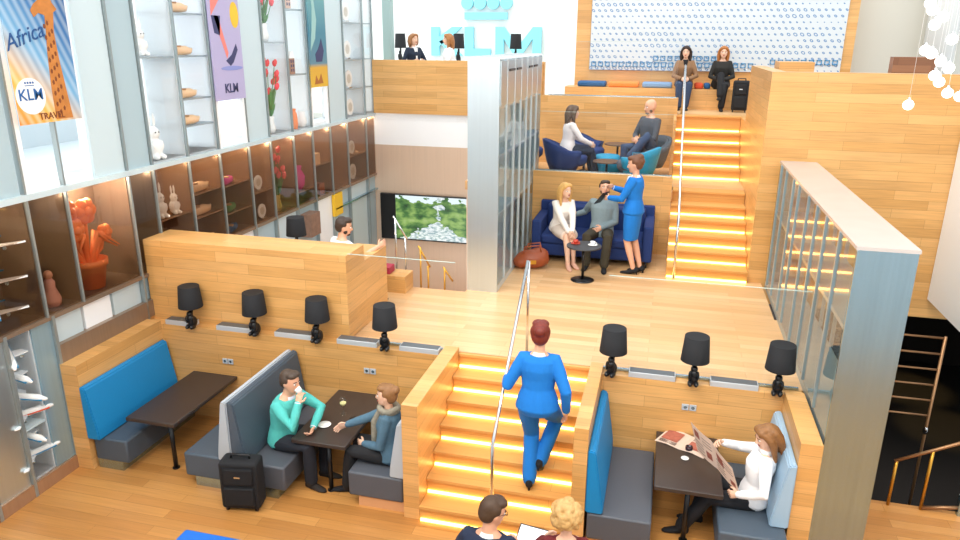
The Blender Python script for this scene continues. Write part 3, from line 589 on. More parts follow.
def booth_table(label, x0, x1, y0, lx):
    t = thing('booth_table', label, 'table', ((x0 + x1) / 2, 6.3, 0), 0, 'dark booth tables'); B = Vector(t.location)
    G().box(Vector((x0, y0, .575)) - B, Vector((x1, 6.94, .62)) - B, .008).build('tabletop', TABLE, t)
    G().tube([Vector((lx, y0 + .12, 0)) - B, Vector((lx, y0 + .12, .576)) - B], .024, 14).build('leg', BLACKP, t)
    G().tube([Vector((lx, y0 + .12, 0)) - B, Vector((lx, y0 + .12, .012)) - B], .04, 14).build('foot_plate', BLACKP, t)
    G().box(Vector((x0 + .1, 6.90, .5)) - B, Vector((x1 - .1, 6.94, .576)) - B).build('wall_bracket', BLACKP, t)
booth_table('empty dark table beside the blue bench at far left', -5.39, -4.79, 5.74, -4.93)
booth_table('dark table between the man in turquoise and the woman in scarf', -3.46, -2.86, 5.80, -3.1)
booth_table('dark table with newspapers in the right booth', .15, .76, 5.92, .46)
# lamps
def make_lamp(label, loc, s=1.):
    t = thing('table_lamp', label, 'lamp', loc, 0, 'black table lamps'); t.scale = (s, s, s)
    g = G(); g.ell((0, 0, .075), (.052, .062, .075)); g.ell((0, -.03, .135), (.042, .045, .05)); g.ell((0, -.035, .19), (.036, .04, .036)); g.ell((-.03, -.045, .03), (.025, .055, .03)); g.ell((.03, -.045, .03), (.025, .055, .03))
    g.ell((-.038, -.05, .12), (.016, .02, .05)); g.ell((.038, -.05, .12), (.016, .02, .05)); g.ell((-.015, 0, .235), (.01, .008, .05)); g.ell((.015, 0, .235), (.01, .008, .05))
    g.build('rabbit_base', BLACKP, t)
    g = G(); g.tube([(0, 0, .2), (0, 0, .50)], .006, 8); g.build('stem', BLACKP, t)
    g = G(); g.rings([(Vector((0, 0, z)), (r, 0, 0), (0, r, 0)) for r, z in ((.142, .27), (.120, .53), (.117, .53), (.139, .27))], 28, cap=False); g.tube([(0, 0, .528), (0, 0, .529)], .119, 28); g.build('lamp_shade', BLACK, t); return t
for k, (x, lb) in enumerate(((-5.33, 'black rabbit lamp on ledge above empty table, first from the left wall'), (-4.48, 'black rabbit lamp on ledge, above the divider of back to back benches'), (-3.68, 'black rabbit lamp on ledge, above the head of man in turquoise'), (-2.86, 'black rabbit lamp on ledge by glass railing, nearest left of staircase'),
        (-.35, 'black rabbit lamp on ledge just right of the front staircase'), (.46, 'black rabbit lamp on ledge, middle one above the right booth'), (1.26, 'black rabbit lamp on ledge beside the glazed partition'))):
    (make_lamp(lb, (x, 6.95, LG)) if k == 0 else None)
    if k == 0: lamp0 = [o for o in bpy.data.objects if o.name == 'table_lamp'][0]
    else: copy_tree(lamp0, (x, 6.95, LG), lb, rz=random.uniform(-.4, .4))
copy_tree(lamp0, (-4.95, 8.9, 1.6), 'black lamp standing behind oak box, left of the seated dark haired man')
o = BX(((-6.9, 16.8, 3.0), (-3.0, 17.3, 3.98)),).build('bar_counter', WHITEP); tag(o, 'white counter behind the balcony wall carrying the lamps', 'counter')
for x, lb in ((-6.35, 'small black lamp on balcony, left of woman in dark blazer'), (-4.9, 'small black lamp on balcony, right beside woman in white'), (-3.53, 'small black lamp on balcony, in front of the letter M')): copy_tree(lamp0, (x, 17.05, 3.98), lb).scale = (.98, .98, 1.28)
tray = None
for x0, x1, lb in ((-5.72, -5.33, 'steel slab on ledge left of first lamp'), (-5.02, -4.52, 'steel slab on ledge between first and second lamps from left wall'), (-4.25, -3.78, 'steel slab on ledge between second and third lamps from left wall'), (-3.46, -2.97, 'steel slab on ledge between third and fourth lamps from left wall'), (-2.7, -2.24, 'steel slab on ledge between fourth lamp and staircase'),
        (-.18, .29, 'steel slab on ledge above the right booth, nearest the staircase'), (.63, 1.09, 'steel slab on ledge above the right booth, nearest the partition')):
    t = thing('steel_slab', lb, 'slab', ((x0 + x1) / 2, 7.015, LG), 0, 'steel slabs between the lamps'); h = (x1 - x0) / 2
    G().box((-h, -.06, 0), (h, .06, .06), .004).build('slab_body', mat('slab_light', 'C9CDD0', .4, .3) if not tray else bpy.data.materials['slab_light'], t); G().box((-h + .01, -.05, .06), (h - .01, .055, .064)).build('top_plate', mat('plate_dark', '5F666B', .4, .4) if not tray else tray, t); tray = bpy.data.materials['plate_dark']
for k, (x, z, lb) in enumerate(((-4.9, .8, 'wall socket above the end of the empty left table'), (-3.06, .9, 'wall socket above the table of the couple'), (-4.88, .32, 'wall socket low under the empty left table'), (.45, .93, 'wall socket above the newspaper table'))):
    t = thing('wall_socket', lb, 'socket', (x, YB, z), 0, 'double wall sockets')
    for s in (-1, 1):
        p = G().box((s * .038 - .034, -.012, -.034), (s * .038 + .034, 0, .034), .004).build('socket_plate', GREYL, t); G().tube([(s * .038, -.0125, 0), (s * .038, -.0115, 0)], .018, 14).build('socket_hole', STEEL, p)
def suitcase(label, loc, rz, w, d, h):
    t = thing('suitcase', label, 'suitcase', loc, rz)
    G().box((-w / 2, -d / 2, .035), (w / 2, d / 2, h), .035, 3).build('body', BLACK, t)
    G().box((-w / 2 + .04, -d / 2 - .018, .08), (w / 2 - .04, -d / 2 + .01, h * .52), .02).build('front_pocket', BLACK, t); G().box((-w / 2 + .04, -d / 2 - .014, h * .56), (w / 2 - .04, -d / 2 + .01, h * .9), .02).build('upper_pocket', BLACK, t)
    G().tube([(-w * .25, 0, h - .01), (-w * .22, 0, h + .035), (w * .22, 0, h + .035), (w * .25, 0, h - .01)], .012, 8).build('handle', BLACKP, t)
    for s in (-1, 1):
        for q in (-1, 1): G().tube([(s * w * .38 - .012, q * d * .3, .025), (s * w * .38 + .012, q * d * .3, .025)], .025, 12).build('wheel', BLACKP, t)
    G().box((-.03, -d / 2 - .02, h * .72), (.03, -d / 2 - .012, h * .75)).build('badge', CHROME, t); return t
suitcase('black cabin suitcase on the floor against the end of the dividing bench', (-3.82, 5.44, 0), .18, .39, .21, .56)
suitcase('black suitcase beside woman in black on the top bench', (1.33, 15.2, HT), -.1, .3, .22, .6)
# table things
def saucer(label, loc, cup=True, m=PORC):
    t = thing('coffee_cup' if cup else 'saucer', label, 'cup' if cup else 'saucer', loc)
    G().lathe((0, 0, 0), [(.03, 0), (.035, .004), (.07, .012), (.068, .015), (.03, .008)], 24).build('saucer', m, t)
    if cup:
        G().lathe((0, 0, .009), [(.02, 0), (.034, .02), (.038, .05), (.035, .05), (.028, .012)], 20).build('cup', m, t); G().tube([(.034, 0, .045), (.055, 0, .045), (.055, 0, .025), (.033, 0, .022)], .004, 8).build('handle', m, t)
    return t
saucer('white saucer on the table in front of the man in turquoise', (-3.25, 6.14, .62), False)
sc_ = saucer('small white saucer in the middle of the newspaper table', (.43, 6.46, .62), False)
[o for o in bpy.data.objects if o.name.startswith('saucer') and o.type == 'EMPTY'][-1].scale = (.55, .55, .8)
t = thing('wine_glass', 'small glass of white wine on the couple\'s table', 'glass', (-3.16, 6.42, .62)); t.scale = (1.25, 1.25, 1.25)
G().lathe((0, 0, 0), [(.03, 0), (.03, .003), (.004, .006), (.004, .06), (.02, .075), (.032, .11), (.028, .15), (.026, .15), (.029, .11), (.015, .078)], 20).build('glass_body', glass('wine_glass_mat', (.95, .97, .96), 1.5), t); G().lathe((0, 0, .08), [(.014, 0), (.027, .02), (.028, .03)], 20).build('wine', mat('white_wine', 'E8DDA0', .15), t)
o = G().box((-.035, -.07, 0), (.035, .07, .009), .003).build('mobile_phone', BLACKP, loc=(-2.98, 6.34, .62)); o.rotation_euler.z = 1.1; tag(o, 'black phone on the table by the hand of woman in scarf', 'phone')
t = thing('candle_jar', 'small dark glass candle jar on the newspaper table', 'candle', (.47, 6.62, .62)); G().lathe((0, 0, 0), [(.032, 0), (.036, .02), (.036, .05), (.03, .05), (.03, .02)], 18).build('jar', mat('dark_glass', '2A1420', .1), t); G().lathe((0, 0, .01), [(.028, 0), (.028, .02)], 14).build('wax', mat('wax_dark', '401828', .5), t)
def printed_sheet(t, w, h, blocks, n):
    """sheet in local xy, printed side +z"""
    g = G(); 
    for (x0, y0, x1, y1) in blocks: g.box((x0, y0, .0012), (x1, y1, .0022))
    g.build('photo_block', PHOTO, t)
    g = G()
    for (x0, y0, x1, y1) in n:
        y = y0
        while y < y1: g.box((x0, y, .0012), (x1, y + .005, .002)); y += .014
    g.build('text_lines', INK, t)
t = thing('newspaper', 'open newspaper lying at the wall end of the right booth table', 'newspaper', (.44, 6.76, .622), -.45)
g = G(); g.prism([(-.26, 0), (-.13, .012), (0, .002), (.13, .014), (.26, 0), (.26, .003), (.13, .018), (0, .006), (-.13, .016), (-.26, .003)], 'y', -.16, .16); g.build('pages', PAPER, t)
s = bpy.data.objects.new('printed_page', None)
bpy.data.objects.remove(s)
g = G(); g.box((-.23, -.08, .0165), (-.06, .12, .0182)); g.box((.05, -.1, .0185), (.2, .04, .0195)); g.build('photo_block', PHOTO, t)
g = G()
for k in range(4): g.box((-.23, -.14 + k * .014, .013), (-.05, -.135 + k * .014, .0172)); g.box((.05, .07 + k * .016, .017), (.21, .076 + k * .016, .019))
g.build('text_lines', INK, t)
# newspaper in the reader's hands: two upright pages, opened towards her
t = thing('newspaper', 'open newspaper held up by woman in the white shirt', 'newspaper', (.70, 6.22, .62), 0)
def page(p0, p1, z00, z01, z10, z11, side):
    a, b = Vector((*p0, 0)), Vector((*p1, 0)); d = (b - a).normalized(); n = Vector((-d.y, d.x, 0)); n = n if n.y < 0 or n.x < 0 else -n; L_ = (b - a).length
    def at(u, v): q = a + (b - a) * u; z = (z00 + (z10 - z00) * u) * (1 - v) + (z01 + (z11 - z01) * u) * v; return q + Vector((-.09 * v, 0, z)) + n * (.012 * math.sin(u * PI))
    def patch(name, u0, v0, u1, v1, off, m, par, th=.001, nu=6):
        g = G(); A = [[g.bm.verts.new(at(u0 + (u1 - u0) * i / nu, v) + n * off) for i in range(nu + 1)] for v in (v0, v1)]; Bk = [[g.bm.verts.new(q.co - n * th) for q in row] for row in A]
        for i in range(nu):
            for X, rev in ((A, 0), (Bk, 1)):
                g.bm.faces.new((X[0][i], X[0][i + 1], X[1][i + 1], X[1][i]))
            g.bm.faces.new((A[0][i], A[0][i + 1], Bk[0][i + 1], Bk[0][i])); g.bm.faces.new((A[1][i], A[1][i + 1], Bk[1][i + 1], Bk[1][i]))
        for i in (0, nu): g.bm.faces.new((A[0][i], A[1][i], Bk[1][i], Bk[0][i]))
        bmesh.ops.recalc_face_normals(g.bm, faces=g.bm.faces[:]); return g.build(name, m, par)
    pg = patch('page', 0, 0, 1, 1, 0, PAPER, t)
    for (u0, v0, u1, v1) in ((.12, .62, .38, .86), (.62, .18, .86, .42)) if side else ((.2, .5, .52, .8), (.72, .12, .92, .3)): patch('photo_block', u0, v0, u1, v1, .0025, PHOTO, pg)
    g_ = []
    for k in range(7): patch('text_lines', .52 if k > 3 else .08, .12 + k * .11, .92 if k > 3 else .5, .145 + k * .11, .002, INK, pg, nu=3)
page((-.16, .26), (.02, .02), .10, .40, .07, .36, True); page((.02, .02), (.20, -.22), .07, .36, .0, .25, False)
# sofa, coffee table, bag
t = thing('sofa', 'navy blue sofa against the oak wall below the lounge', 'sofa', (-1.0, 11.2, H1))
G().box((-.92, -.36, .10), (.92, .48, .3), .03).build('base', NAVY, t)
for s in (-1, 1): G().box((s * .40 - .385, -.38, .29), (s * .40 + .385, .30, .44), .04, 3).build('seat_cushion', NAVY, t); G().box((s * .40 - .385, .22, .40), (s * .40 + .385, .44, .80), .05, 3).build('back_cushion', NAVY, t); G().box((s * .855 - .075, -.38, .10), (s * .855 + .075, .48, .66), .03, 3).build('arm', NAVY, t)
G().box((-.92, .40, .10), (.92, .5, .82), .02).build('back_frame', NAVY, t)
for x in (-.85, .85):
    for y in (-.3, .42): G().tube([(x, y, 0), (x, y, .11)], .02, 10).build('leg', BLACKP, t)
t = thing('coffee_table', 'small round black pedestal table in front of the sofa', 'table', (-1.02, 10.05, H1))
G().lathe((0, 0, 0), [(.17, 0), (.17, .008), (.03, .018)], 30).build('base', BLACKP, t); G().tube([(0, 0, .01), (0, 0, .51)], .02, 14).build('column', BLACKP, t); G().tube([(0, 0, .505), (0, 0, .525)], .25, 36).build('tabletop', mat('table_slate', '3B3C40', .5), t)
saucer('white coffee cup on saucer on the round pedestal table', (-.90, 10.08, H1 + .525)); saucer('red cup and saucer on the round pedestal table', (-1.15, 10.1, H1 + .525), True, mat('red_cup', 'C8452F', .4))
t = thing('handbag', 'soft tan leather bag on the floor left of the sofa', 'bag', (-1.84, 10.45, H1), .25)
g = G(); g.ell((0, 0, .14), (.27, .15, .15), n=20, m=12); g.ell((.1, .02, .2), (.16, .11, .12)); g.ell((-.16, 0, .1), (.14, .14, .1)); g.build('body', LEATHER, t) if False else None
g2 = remesh(g, .02, 3); g2.materials.append(LEATHER); o = bpy.data.objects.new('body', g2); COL.objects.link(o); o.parent = t
G().tube([(-.15, -.05, .22), (-.12, -.1, .36), (.1, -.1, .38), (.14, -.05, .24)], .012, 8, True).build('strap', LEATHER, t)
G().tube([(-.1, .06, .22), (-.06, .1, .35), (.12, .1, .37), (.15, .06, .26)], .012, 8, True).build('strap', LEATHER, t)
G().box((-.04, -.153, .1), (.05, -.14, .16)).build('clasp', BRASS, t)
# lounge chairs
def shell_chair(label, loc, rz, m, inner, sc=1.):
    t = thing('lounge_chair', label, 'armchair', loc, rz, 'shell armchairs in the raised lounge'); t.scale = (sc, sc, sc)
    # facing +x
    def shell(off, z0, z1h, name, mm):
        g = G(); n = 22; A = [];
        for i in range(n + 1):
            a = math.radians(60 + 240 * i / n); hgt = .52 + (z1h - .52) * max(0, math.cos(a - PI)) ** .8
            col = []
            for k in range(5):
                f = k / 4; z = z0 + (hgt - z0) * f; r = (.27 + .13 * f ** .7) - off; col.append(g.bm.verts.new((r * math.cos(a) * 1.05, r * math.sin(a), z)))
            A.append(col)
        fs = []
        for i in range(n):
            for k in range(4): fs.append(g.bm.faces.new((A[i][k], A[i + 1][k], A[i + 1][k + 1], A[i][k + 1])))
        for f in fs: f.smooth = True
        bmesh.ops.recalc_face_normals(g.bm, faces=fs)
        r = bmesh.ops.solidify(g.bm, geom=fs, thickness=.05); g.build(name, mm, t)
    shell(0, .18, .70, 'outer_shell', m); shell(.052, .2, .68, 'inner_lining', inner)
    G().lathe((.03, 0, 0), [(.29, .26), (.33, .3), (.34, .40), (.31, .43), (.02, .435)], 28).build('seat_cushion', inner, t)
    G().lathe((0, 0, 0), [(.24, 0), (.24, .012), (.03, .025), (.03, .2), (.2, .22), (.26, .27)], 24).build('pedestal', CHROME, t); return t
GREYC = mat('grey_wool', '50565E', .85, noise=.08, nscale=50)
shell_chair('navy shell armchair seating the woman with long hair in lounge', (-1.66, 12.5, HL), .3, NAVY, NAVY, 1.0)
shell_chair('dark navy shell armchair behind the woman with long hair in lounge', (-1.45, 13.5, HL), -.4, mat('navy_dark', '1D2A4E', .8), NAVY)
shell_chair('grey shell armchair with teal back, nearest lounge seat to stairs', (-.44, 12.34, HL), 2.9, TEAL, GREYC, .92)
shell_chair('grey shell armchair seating the bald man', (-.30, 13.2, HL), 3.9, GREYC, GREYC, 1.0)
shell_chair('pale blue shell armchair at the left end of lounge behind the cabinet', (-2.55, 13.2, HL), .4, mat('pale_wool', '6E95B8', .85), NAVY)
for lb, (x, y, h) in (('low dark round table between bald man and the navy chairs', (-.85, 13.5, .52)), ('low dark round table behind the lounge railing', (-.95, 12.45, .36))):
    t = thing('side_table', lb, 'table', (x, y, HL)); G().tube([(0, 0, h - .02), (0, 0, h)], .24, 28).build('tabletop', mat('table_brown', '5A4336', .4), t); G().tube([(0, 0, .01), (0, 0, h - .02)], .02, 10).build('column', BLACKP, t); G().tube([(0, 0, 0), (0, 0, .012)], .15, 24).build('base', BLACKP, t)
o = G().lathe((0, 0, 0), [(.2, .0), (.24, .04), (.24, .34), (.2, .38)], 26).build('ottoman', TEAL, loc=(-.98, 13.0, HL)); tag(o, 'round teal ottoman among the lounge chairs', 'ottoman')
# cushions on the long bench
for x0, x1, m, lb in ((-1.9, -1.32, CUSHB, 'dark blue seat cushion at the left end of top bench'), (-1.26, -.64, CUSHO, 'long orange seat cushion on top bench'), (-.57, .03, CUSHP, 'pale blue seat cushion left of woman in brown cardigan'), (.47, .64, mat('cushion_red', 'D9532B', .8), 'short orange red cushion between the two women'), (.66, .78, CUSHB, 'small navy cushion beside woman in black')):
    o = G().box((-(x1 - x0) / 2, -.2, 0), ((x1 - x0) / 2, .2, .11), .035, 3).build('seat_cushion', m, loc=((x0 + x1) / 2, 15.83, 3.60)); tag(o, lb, 'cushion', 'cushions on the bench below the patterned wall')
# front seats
t = thing('bench_seat', 'bright blue upholstered bench at the bottom edge, left of centre', 'bench', (-3.2, 4.1, 0)); G().box((-.62, -.45, .12), (.62, .45, .4), .03, 3).build('seat', mat('royal_blue', '0A6AD0', .6), t); G().box((-.55, -.4, 0), (.55, .4, .12)).build('plinth', STEEL, t)
t = thing('bench_seat', 'grey bench under the pair seen from behind at bottom', 'bench', (-.8, 4.4, 0)); G().box((-.75, -.3, .12), (.75, .25, .33), .03, 3).build('seat', GREYS, t); G().box((-.68, -.25, 0), (.68, .2, .12)).build('plinth', STEEL, t)
t = thing('booth_bench', 'bench behind oak box under the dark haired man', 'bench', (-3.98, 8.16, H1)); G().box((-.2, -.5, .1), (.2, .5, .38), .02).build('seat', GREYS, t); G().box((-.17, -.45, 0), (.17, .45, .1)).build('plinth', STEEL, t)

# ------------------------------------------------------------------ things in the cases
def rabbit(label, loc, s, rz=-.2):
    g = G(); g.ell((0, 0, .2), (.13, .14, .2)); g.ell((.02, 0, .45), (.1, .11, .11)); g.ell((0, -.045, .66), (.028, .03, .14)); g.ell((0, .045, .66), (.028, .03, .14)); g.ell((.1, -.07, .05), (.09, .05, .05)); g.ell((.1, .07, .05), (.09, .05, .05)); g.ell((.09, -.09, .24), (.035, .035, .09)); g.ell((.09, .09, .24), (.035, .035, .09))
    t = thing('rabbit_figure', label, 'figure', loc, rz); t.scale = (s,) * 3
    me = remesh(g, .02, 3); me.materials.append(PORC); o = bpy.data.objects.new('body', me); COL.objects.link(o); o.parent = t
    g = G(); g.ell((.115, -.035, .47), (.012, .012, .012)); g.ell((.115, .035, .47), (.012, .012, .012)); g.build('eyes', EYED, t)
rabbit('taller white rabbit figure in the bronze case, left of its pair', (-6.1, 7.60, 2.34), .58); rabbit('smaller white rabbit figure in the bronze case, right of its pair', (-6.09, 7.86, 2.34), .48)
rabbit('large white rabbit figure on the sill of the white case', (-6.13, 7.68, 3.07), .72); rabbit('white rabbit figure on the upper shelf of the white case', (-6.13, 7.66, 4.30), .55)
def clog(label, loc, s=1., m=CLOG, rz=PI / 2, grp='wooden clogs in the wall cases'):
    t = thing('clog', label, 'shoe', loc, rz, grp); t.scale = (s,) * 3
    g = G(); g.rings([((-.14, 0, .05), (0, .02, 0), (0, 0, .03)), ((-.12, 0, .05), (0, .045, 0), (0, 0, .05)), ((-.02, 0, .05), (0, .05, 0), (0, 0, .05)), ((.06, 0, .05), (0, .055, 0), (0, 0, .05)), ((.13, 0, .045), (0, .04, 0), (0, 0, .035)), ((.18, 0, .065), (0, .012, 0), (0, 0, .012))], 14); g.build('shoe_body', m, t)
    g = G(); g.rings([((-.07, 0, .085), (.055, 0, 0), (0, .038, 0)), ((-.07, 0, .102), (.06, 0, 0), (0, .042, 0))], 16); g.build('opening', mat('clog_inside', 'B98A5E', .6) if 'clog_inside' not in bpy.data.materials else bpy.data.materials['clog_inside'], t)
for z, nm in ((3.43, 'lowest'), (3.77, 'second'), (4.30, 'third'), (4.82, 'top')): clog('wooden clog on the %s shelf of the white clog case' % nm, (-6.1, 8.38, z), 1.2)
for z, nm in ((1.80, 'bottom'), (2.21, 'middle'), (2.53, 'top')): clog('pale wooden clog on the %s level of the bronze clog case' % nm, (-6.1, 8.4, z), 1.3)
for z, m, nm in ((1.80, CUSHB, 'blue shoe at the bottom of the bronze case of small shoes'), (2.11, GREEN, 'green shoe on the middle shelf of the bronze case of small shoes'), (2.51, PINK, 'pink shoe on the top shelf of the bronze case of small shoes')): clog(nm, (-6.1, 9.1, z), 1.1, m, PI / 2 + .3, 'small coloured shoes in bronze case')
def plate(label, loc, r):
    t = thing('plate', label, 'plate', loc, 0, 'white plates on stands in the wall cases')
    g = G(); g.tube([(-.02, 0, r + .02), (.0, 0, r + .02)], r, 26); g.build('plate_disc', PORC, t); G().tube([(.0, 0, r + .02), (.003, 0, r + .02)], r * .55, 22).build('plate_motif', mat('plate_motif_col', 'C9C2B4', .4) if 'plate_motif_col' not in bpy.data.materials else bpy.data.materials['plate_motif_col'], t)
    G().box((-.06, -.06, 0), (.03, .06, .025)).build('stand', CHROME, t)
plate('round white plate on lower level of two plate bronze case', (-6.07, 9.9, 1.8), .11); plate('round white plate on the shelf of two plate bronze case', (-6.07, 9.86, 2.26), .11)
plate('white plate on lower level of the last plate bronze case', (-6.08, 13.4, 1.8), .15); plate('white plate on the shelf of the last plate bronze case', (-6.08, 13.4, 2.31), .13)
for z, nm in ((3.06, 'sill'), (3.60, 'first shelf'), (4.15, 'second shelf'), (4.83, 'top shelf')): plate('white plate on the %s of the white case by the balcony' % nm, (-6.1, 13.45, z), .16)
def tulips(label, loc, h, n, col, vm, sd):
    rnd = random.Random(sd); t = thing('flower_vase', label, 'vase', loc)
    G().lathe((0, 0, 0), [(.06, 0), (.08, .08), (.055, .2), (.07, .27), (.06, .27), (.045, .2)], 20).build('vase', vm, t)
    gs = G(); 
    for k in range(n):
        a = rnd.uniform(0, 6.28); r = rnd.uniform(.05, .24); z = h * rnd.uniform(.5, 1); e = Vector((r * math.cos(a) * .7, r * math.sin(a), z)); gs.tube([(0, 0, .2), (e.x * .5, e.y * .5, z * .6), e], .006, 6)
        b = G(); b.ell(e, (.035, .035, .05)); b.ell(e + Vector((.012, .012, .02)), (.028, .026, .045)); b.build('blossom', col, t)
    gs.build('stems', GREEN, t); gl = G()
    for k in range(n): 
        a = rnd.uniform(0, 6.28); e = Vector((.12 * math.cos(a) * .7, .14 * math.sin(a), h * rnd.uniform(.3, .65))); gl.tube([(0, 0, .22), e * .6 + Vector((0, 0, .1)), e], [.006, .022, .004], 6)
    gl.build('leaves', GREEN, t)
tulips('vase of red tulips on the sill of the tall white tulip case', (-6.14, 10.48, 3.07), 1.15, 17, RED, PORC, 3); tulips('vase of red tulips on the upper shelf of the tall white tulip case', (-6.14, 10.48, 4.47), 1.0, 15, RED, PORC, 5)
tulips('tall vase of pink and red flowers in the bronze case', (-6.14, 10.48, 1.8), 1.0, 16, mat('pink_petal', 'EC6A6A', .5), mat('vase_yellow', 'D8C26A', .3), 8)
o = G().lathe((0, 0, 0), [(.05, 0), (.11, .1), (.12, .25), (.06, .36), (.075, .42), (.06, .42)], 26).build('vase', PINK, loc=(-6.12, 11.2, 2.01)); tag(o, 'magenta glass vase in the bronze case', 'vase')
o = G().lathe((0, 0, 0), [(.07, 0), (.08, .1), (.07, .26), (.05, .3), (.06, .34), (.05, .34)], 22).build('vase', ORANGE, loc=(-6.09, 11.12, 3.06)); tag(o, 'small orange vase on sill left of teal poster', 'vase')
o = G().lathe((0, 0, 0), [(.05, 0), (.09, .1), (.06, .2), (.06, .28)], 22).build('vase', PORC, loc=(-6.09, 11.42, 3.06)); tag(o, 'small white vase on sill left of teal poster', 'vase')
def house(label, loc, m):
    t = thing('model_house', label, 'model house', loc); G().box((-.06, -.08, 0), (.06, .08, .25)).build('wall', m, t); g = G(); g.prism([(-.085, .25), (.085, .25), (.04, .33), (.03, .36), (-.03, .36), (-.04, .33)], 'x', -.06, .06); g.build('gable', PORC, t)
    for k in range(3): 
        for q in (-1, 1): G().box((.06, q * .035 - .018, .04 + k * .07), (.063, q * .035 + .018, .085 + k * .07)).build('window', DK, t)
house('small brown model house on the shelf above the orange vase', (-6.08, 11.1, 3.96), mat('house_brown', 'A88372', .6)); house('small pale model house on the top shelf above orange vase', (-6.08, 11.1, 4.98), mat('house_pale', 'D8B9A8', .6))
for k, (y, z, m) in enumerate(((11.8, 2.36, CLOG), (11.9, 1.8, mat('box_red', 'B06A4A', .5)))): tag(BX(((-.07, -.1, 0), (.07, .1, .2))).build('small_box', m, loc=(-6.1, y, z)), ('pale' if k == 0 else 'reddish') + (' box on shelf' if k == 0 else ' box at the foot') + ' of the case right of magenta vase', 'box')
# orange potted flower
t = thing('potted_flower', 'bright orange flower sculpture in an orange pot in the wide bronze case', 'flower pot', (-6.2, 6.44, 1.8))
G().lathe((0, 0, 0), [(.13, 0), (.175, .26), (.195, .26), (.2, .33), (.175, .33), (.165, .27), (.05, .25)], 30).build('pot', ORANGE, t)
rnd = random.Random(4)
for k in range(9):
    a = -1.2 + k * .33 + rnd.uniform(-.1, .1); yy = .33 * math.sin(a * 1.1); g = G(); g.tube([(0, yy * .2, .28), (rnd.uniform(-.05, .1), yy * .6, .55 + .08 * math.cos(a)), (rnd.uniform(-.05, .14), yy * 1.2, .5 + .05 * math.cos(a) - .12 * abs(math.sin(a)))], [.03, .035, .006], 8, True); g.build('leaf', ORANGE, t)
for (y, z, r) in ((-.17, .70, .15), (.02, .88, .16), (-.2, .93, .12), (.25, .58, .11)):
    g = G(); g.tube([(0, y * .2, .3), (.02, y * .8, z * .7), (.03, y, z)], .016, 8)
    for q in range(6):
        an = q * PI / 3; g.ell((.04, y + r * .5 * math.cos(an), z + r * .5 * math.sin(an)), (.05, r * .45, r * .45))
    g.ell((.08, y, z), (.04, r * .35, r * .35)); g.build('flower_head', ORANGE, t)
t = thing('figurine', 'small pink porcelain figurine in the narrow bronze case', 'figure', (-6.15, 5.82, 1.8)); g = G(); g.lathe((0, 0, 0), [(.08, 0), (.09, .08), (.05, .2), (.055, .26), (.03, .3)], 18); g.build('robe', mat('figurine_pink', 'E0A898', .4), t); G().ell((0, 0, .34), (.045, .045, .05)).build('head', SKIN, t)
def airplane(label, loc, s, rz, tailc, grp, tilt=0):
    t = thing('model_airplane', label, 'model airplane', loc, rz, grp); t.scale = (s,) * 3; t.rotation_euler.y = tilt
    g = G(); g.tube([(-.22, 0, .02), (-.16, 0, .01), (-.05, 0, 0), (.16, 0, 0), (.21, 0, -.004)], [.008, .02, .027, .027, .012], 12, True); g.build('fuselage', PORC, t)
    g = G(); g.prism([(.05, 0), (-.03, .22), (-.065, .22), (-.04, 0), (-.065, -.22), (-.03, -.22)], 'z', -.012, -.004); g.build('wings', WHITEP, t)
    g = G(); g.prism([(-.15, .015), (-.22, .11), (-.25, .11), (-.22, .015)], 'y', -.004, .004); g.build('tail_fin', tailc, t); g = G(); g.prism([(-.17, 0), (-.22, .08), (-.24, .08), (-.22, 0), (-.24, -.08), (-.22, -.08)], 'z', .012, .018); g.build('tailplane', tailc, t)
    g = G()
    for q in (-1, 1): g.tube([(.02, q * .08, -.028), (-.04, q * .08, -.028)], .013, 10)
    g.build('engines', STEEL, t); g = G(); g.box((-.17, -.029, -.012), (.19, .029, -.002)); g.build('stripe', tailc, t)
    G().tube([(0, 0, -.01), (0, 0, -.10 / s * s if False else -.09)], .004, 6).build('stand_rod', CHROME, t)
AB = mat('airline_blue', '1D86B8', .35); AR = mat('model_red', 'E2562E', .35)
for k, z in enumerate((1.98, 2.28, 2.62)): airplane('white model airplane with blue tail, %s of three in left bronze case' % ('lowest', 'middle', 'topmost')[k], (-6.12, 5.12 + .05 * k, z), 1.3, -.7, AB, 'model airplanes in the left bronze case')
nm = ['topmost', 'second from top', 'third from top', 'fourth from top', 'fifth from top', 'lowest']
for k, z in enumerate((1.5, 1.27, 1.04, .83, .6, .36)): airplane(('red' if k == 3 else 'blue') + ' model airplane, %s in the floor level white case' % nm[k], (-6.16, 5.2, z), 1.35, (-.6, -.2, .3, .9, -.1, .9)[k], AR if k in (3,) else AB, 'model airplanes in the floor level case', (.2, 0, .1, -.1, 0, -.2)[k])
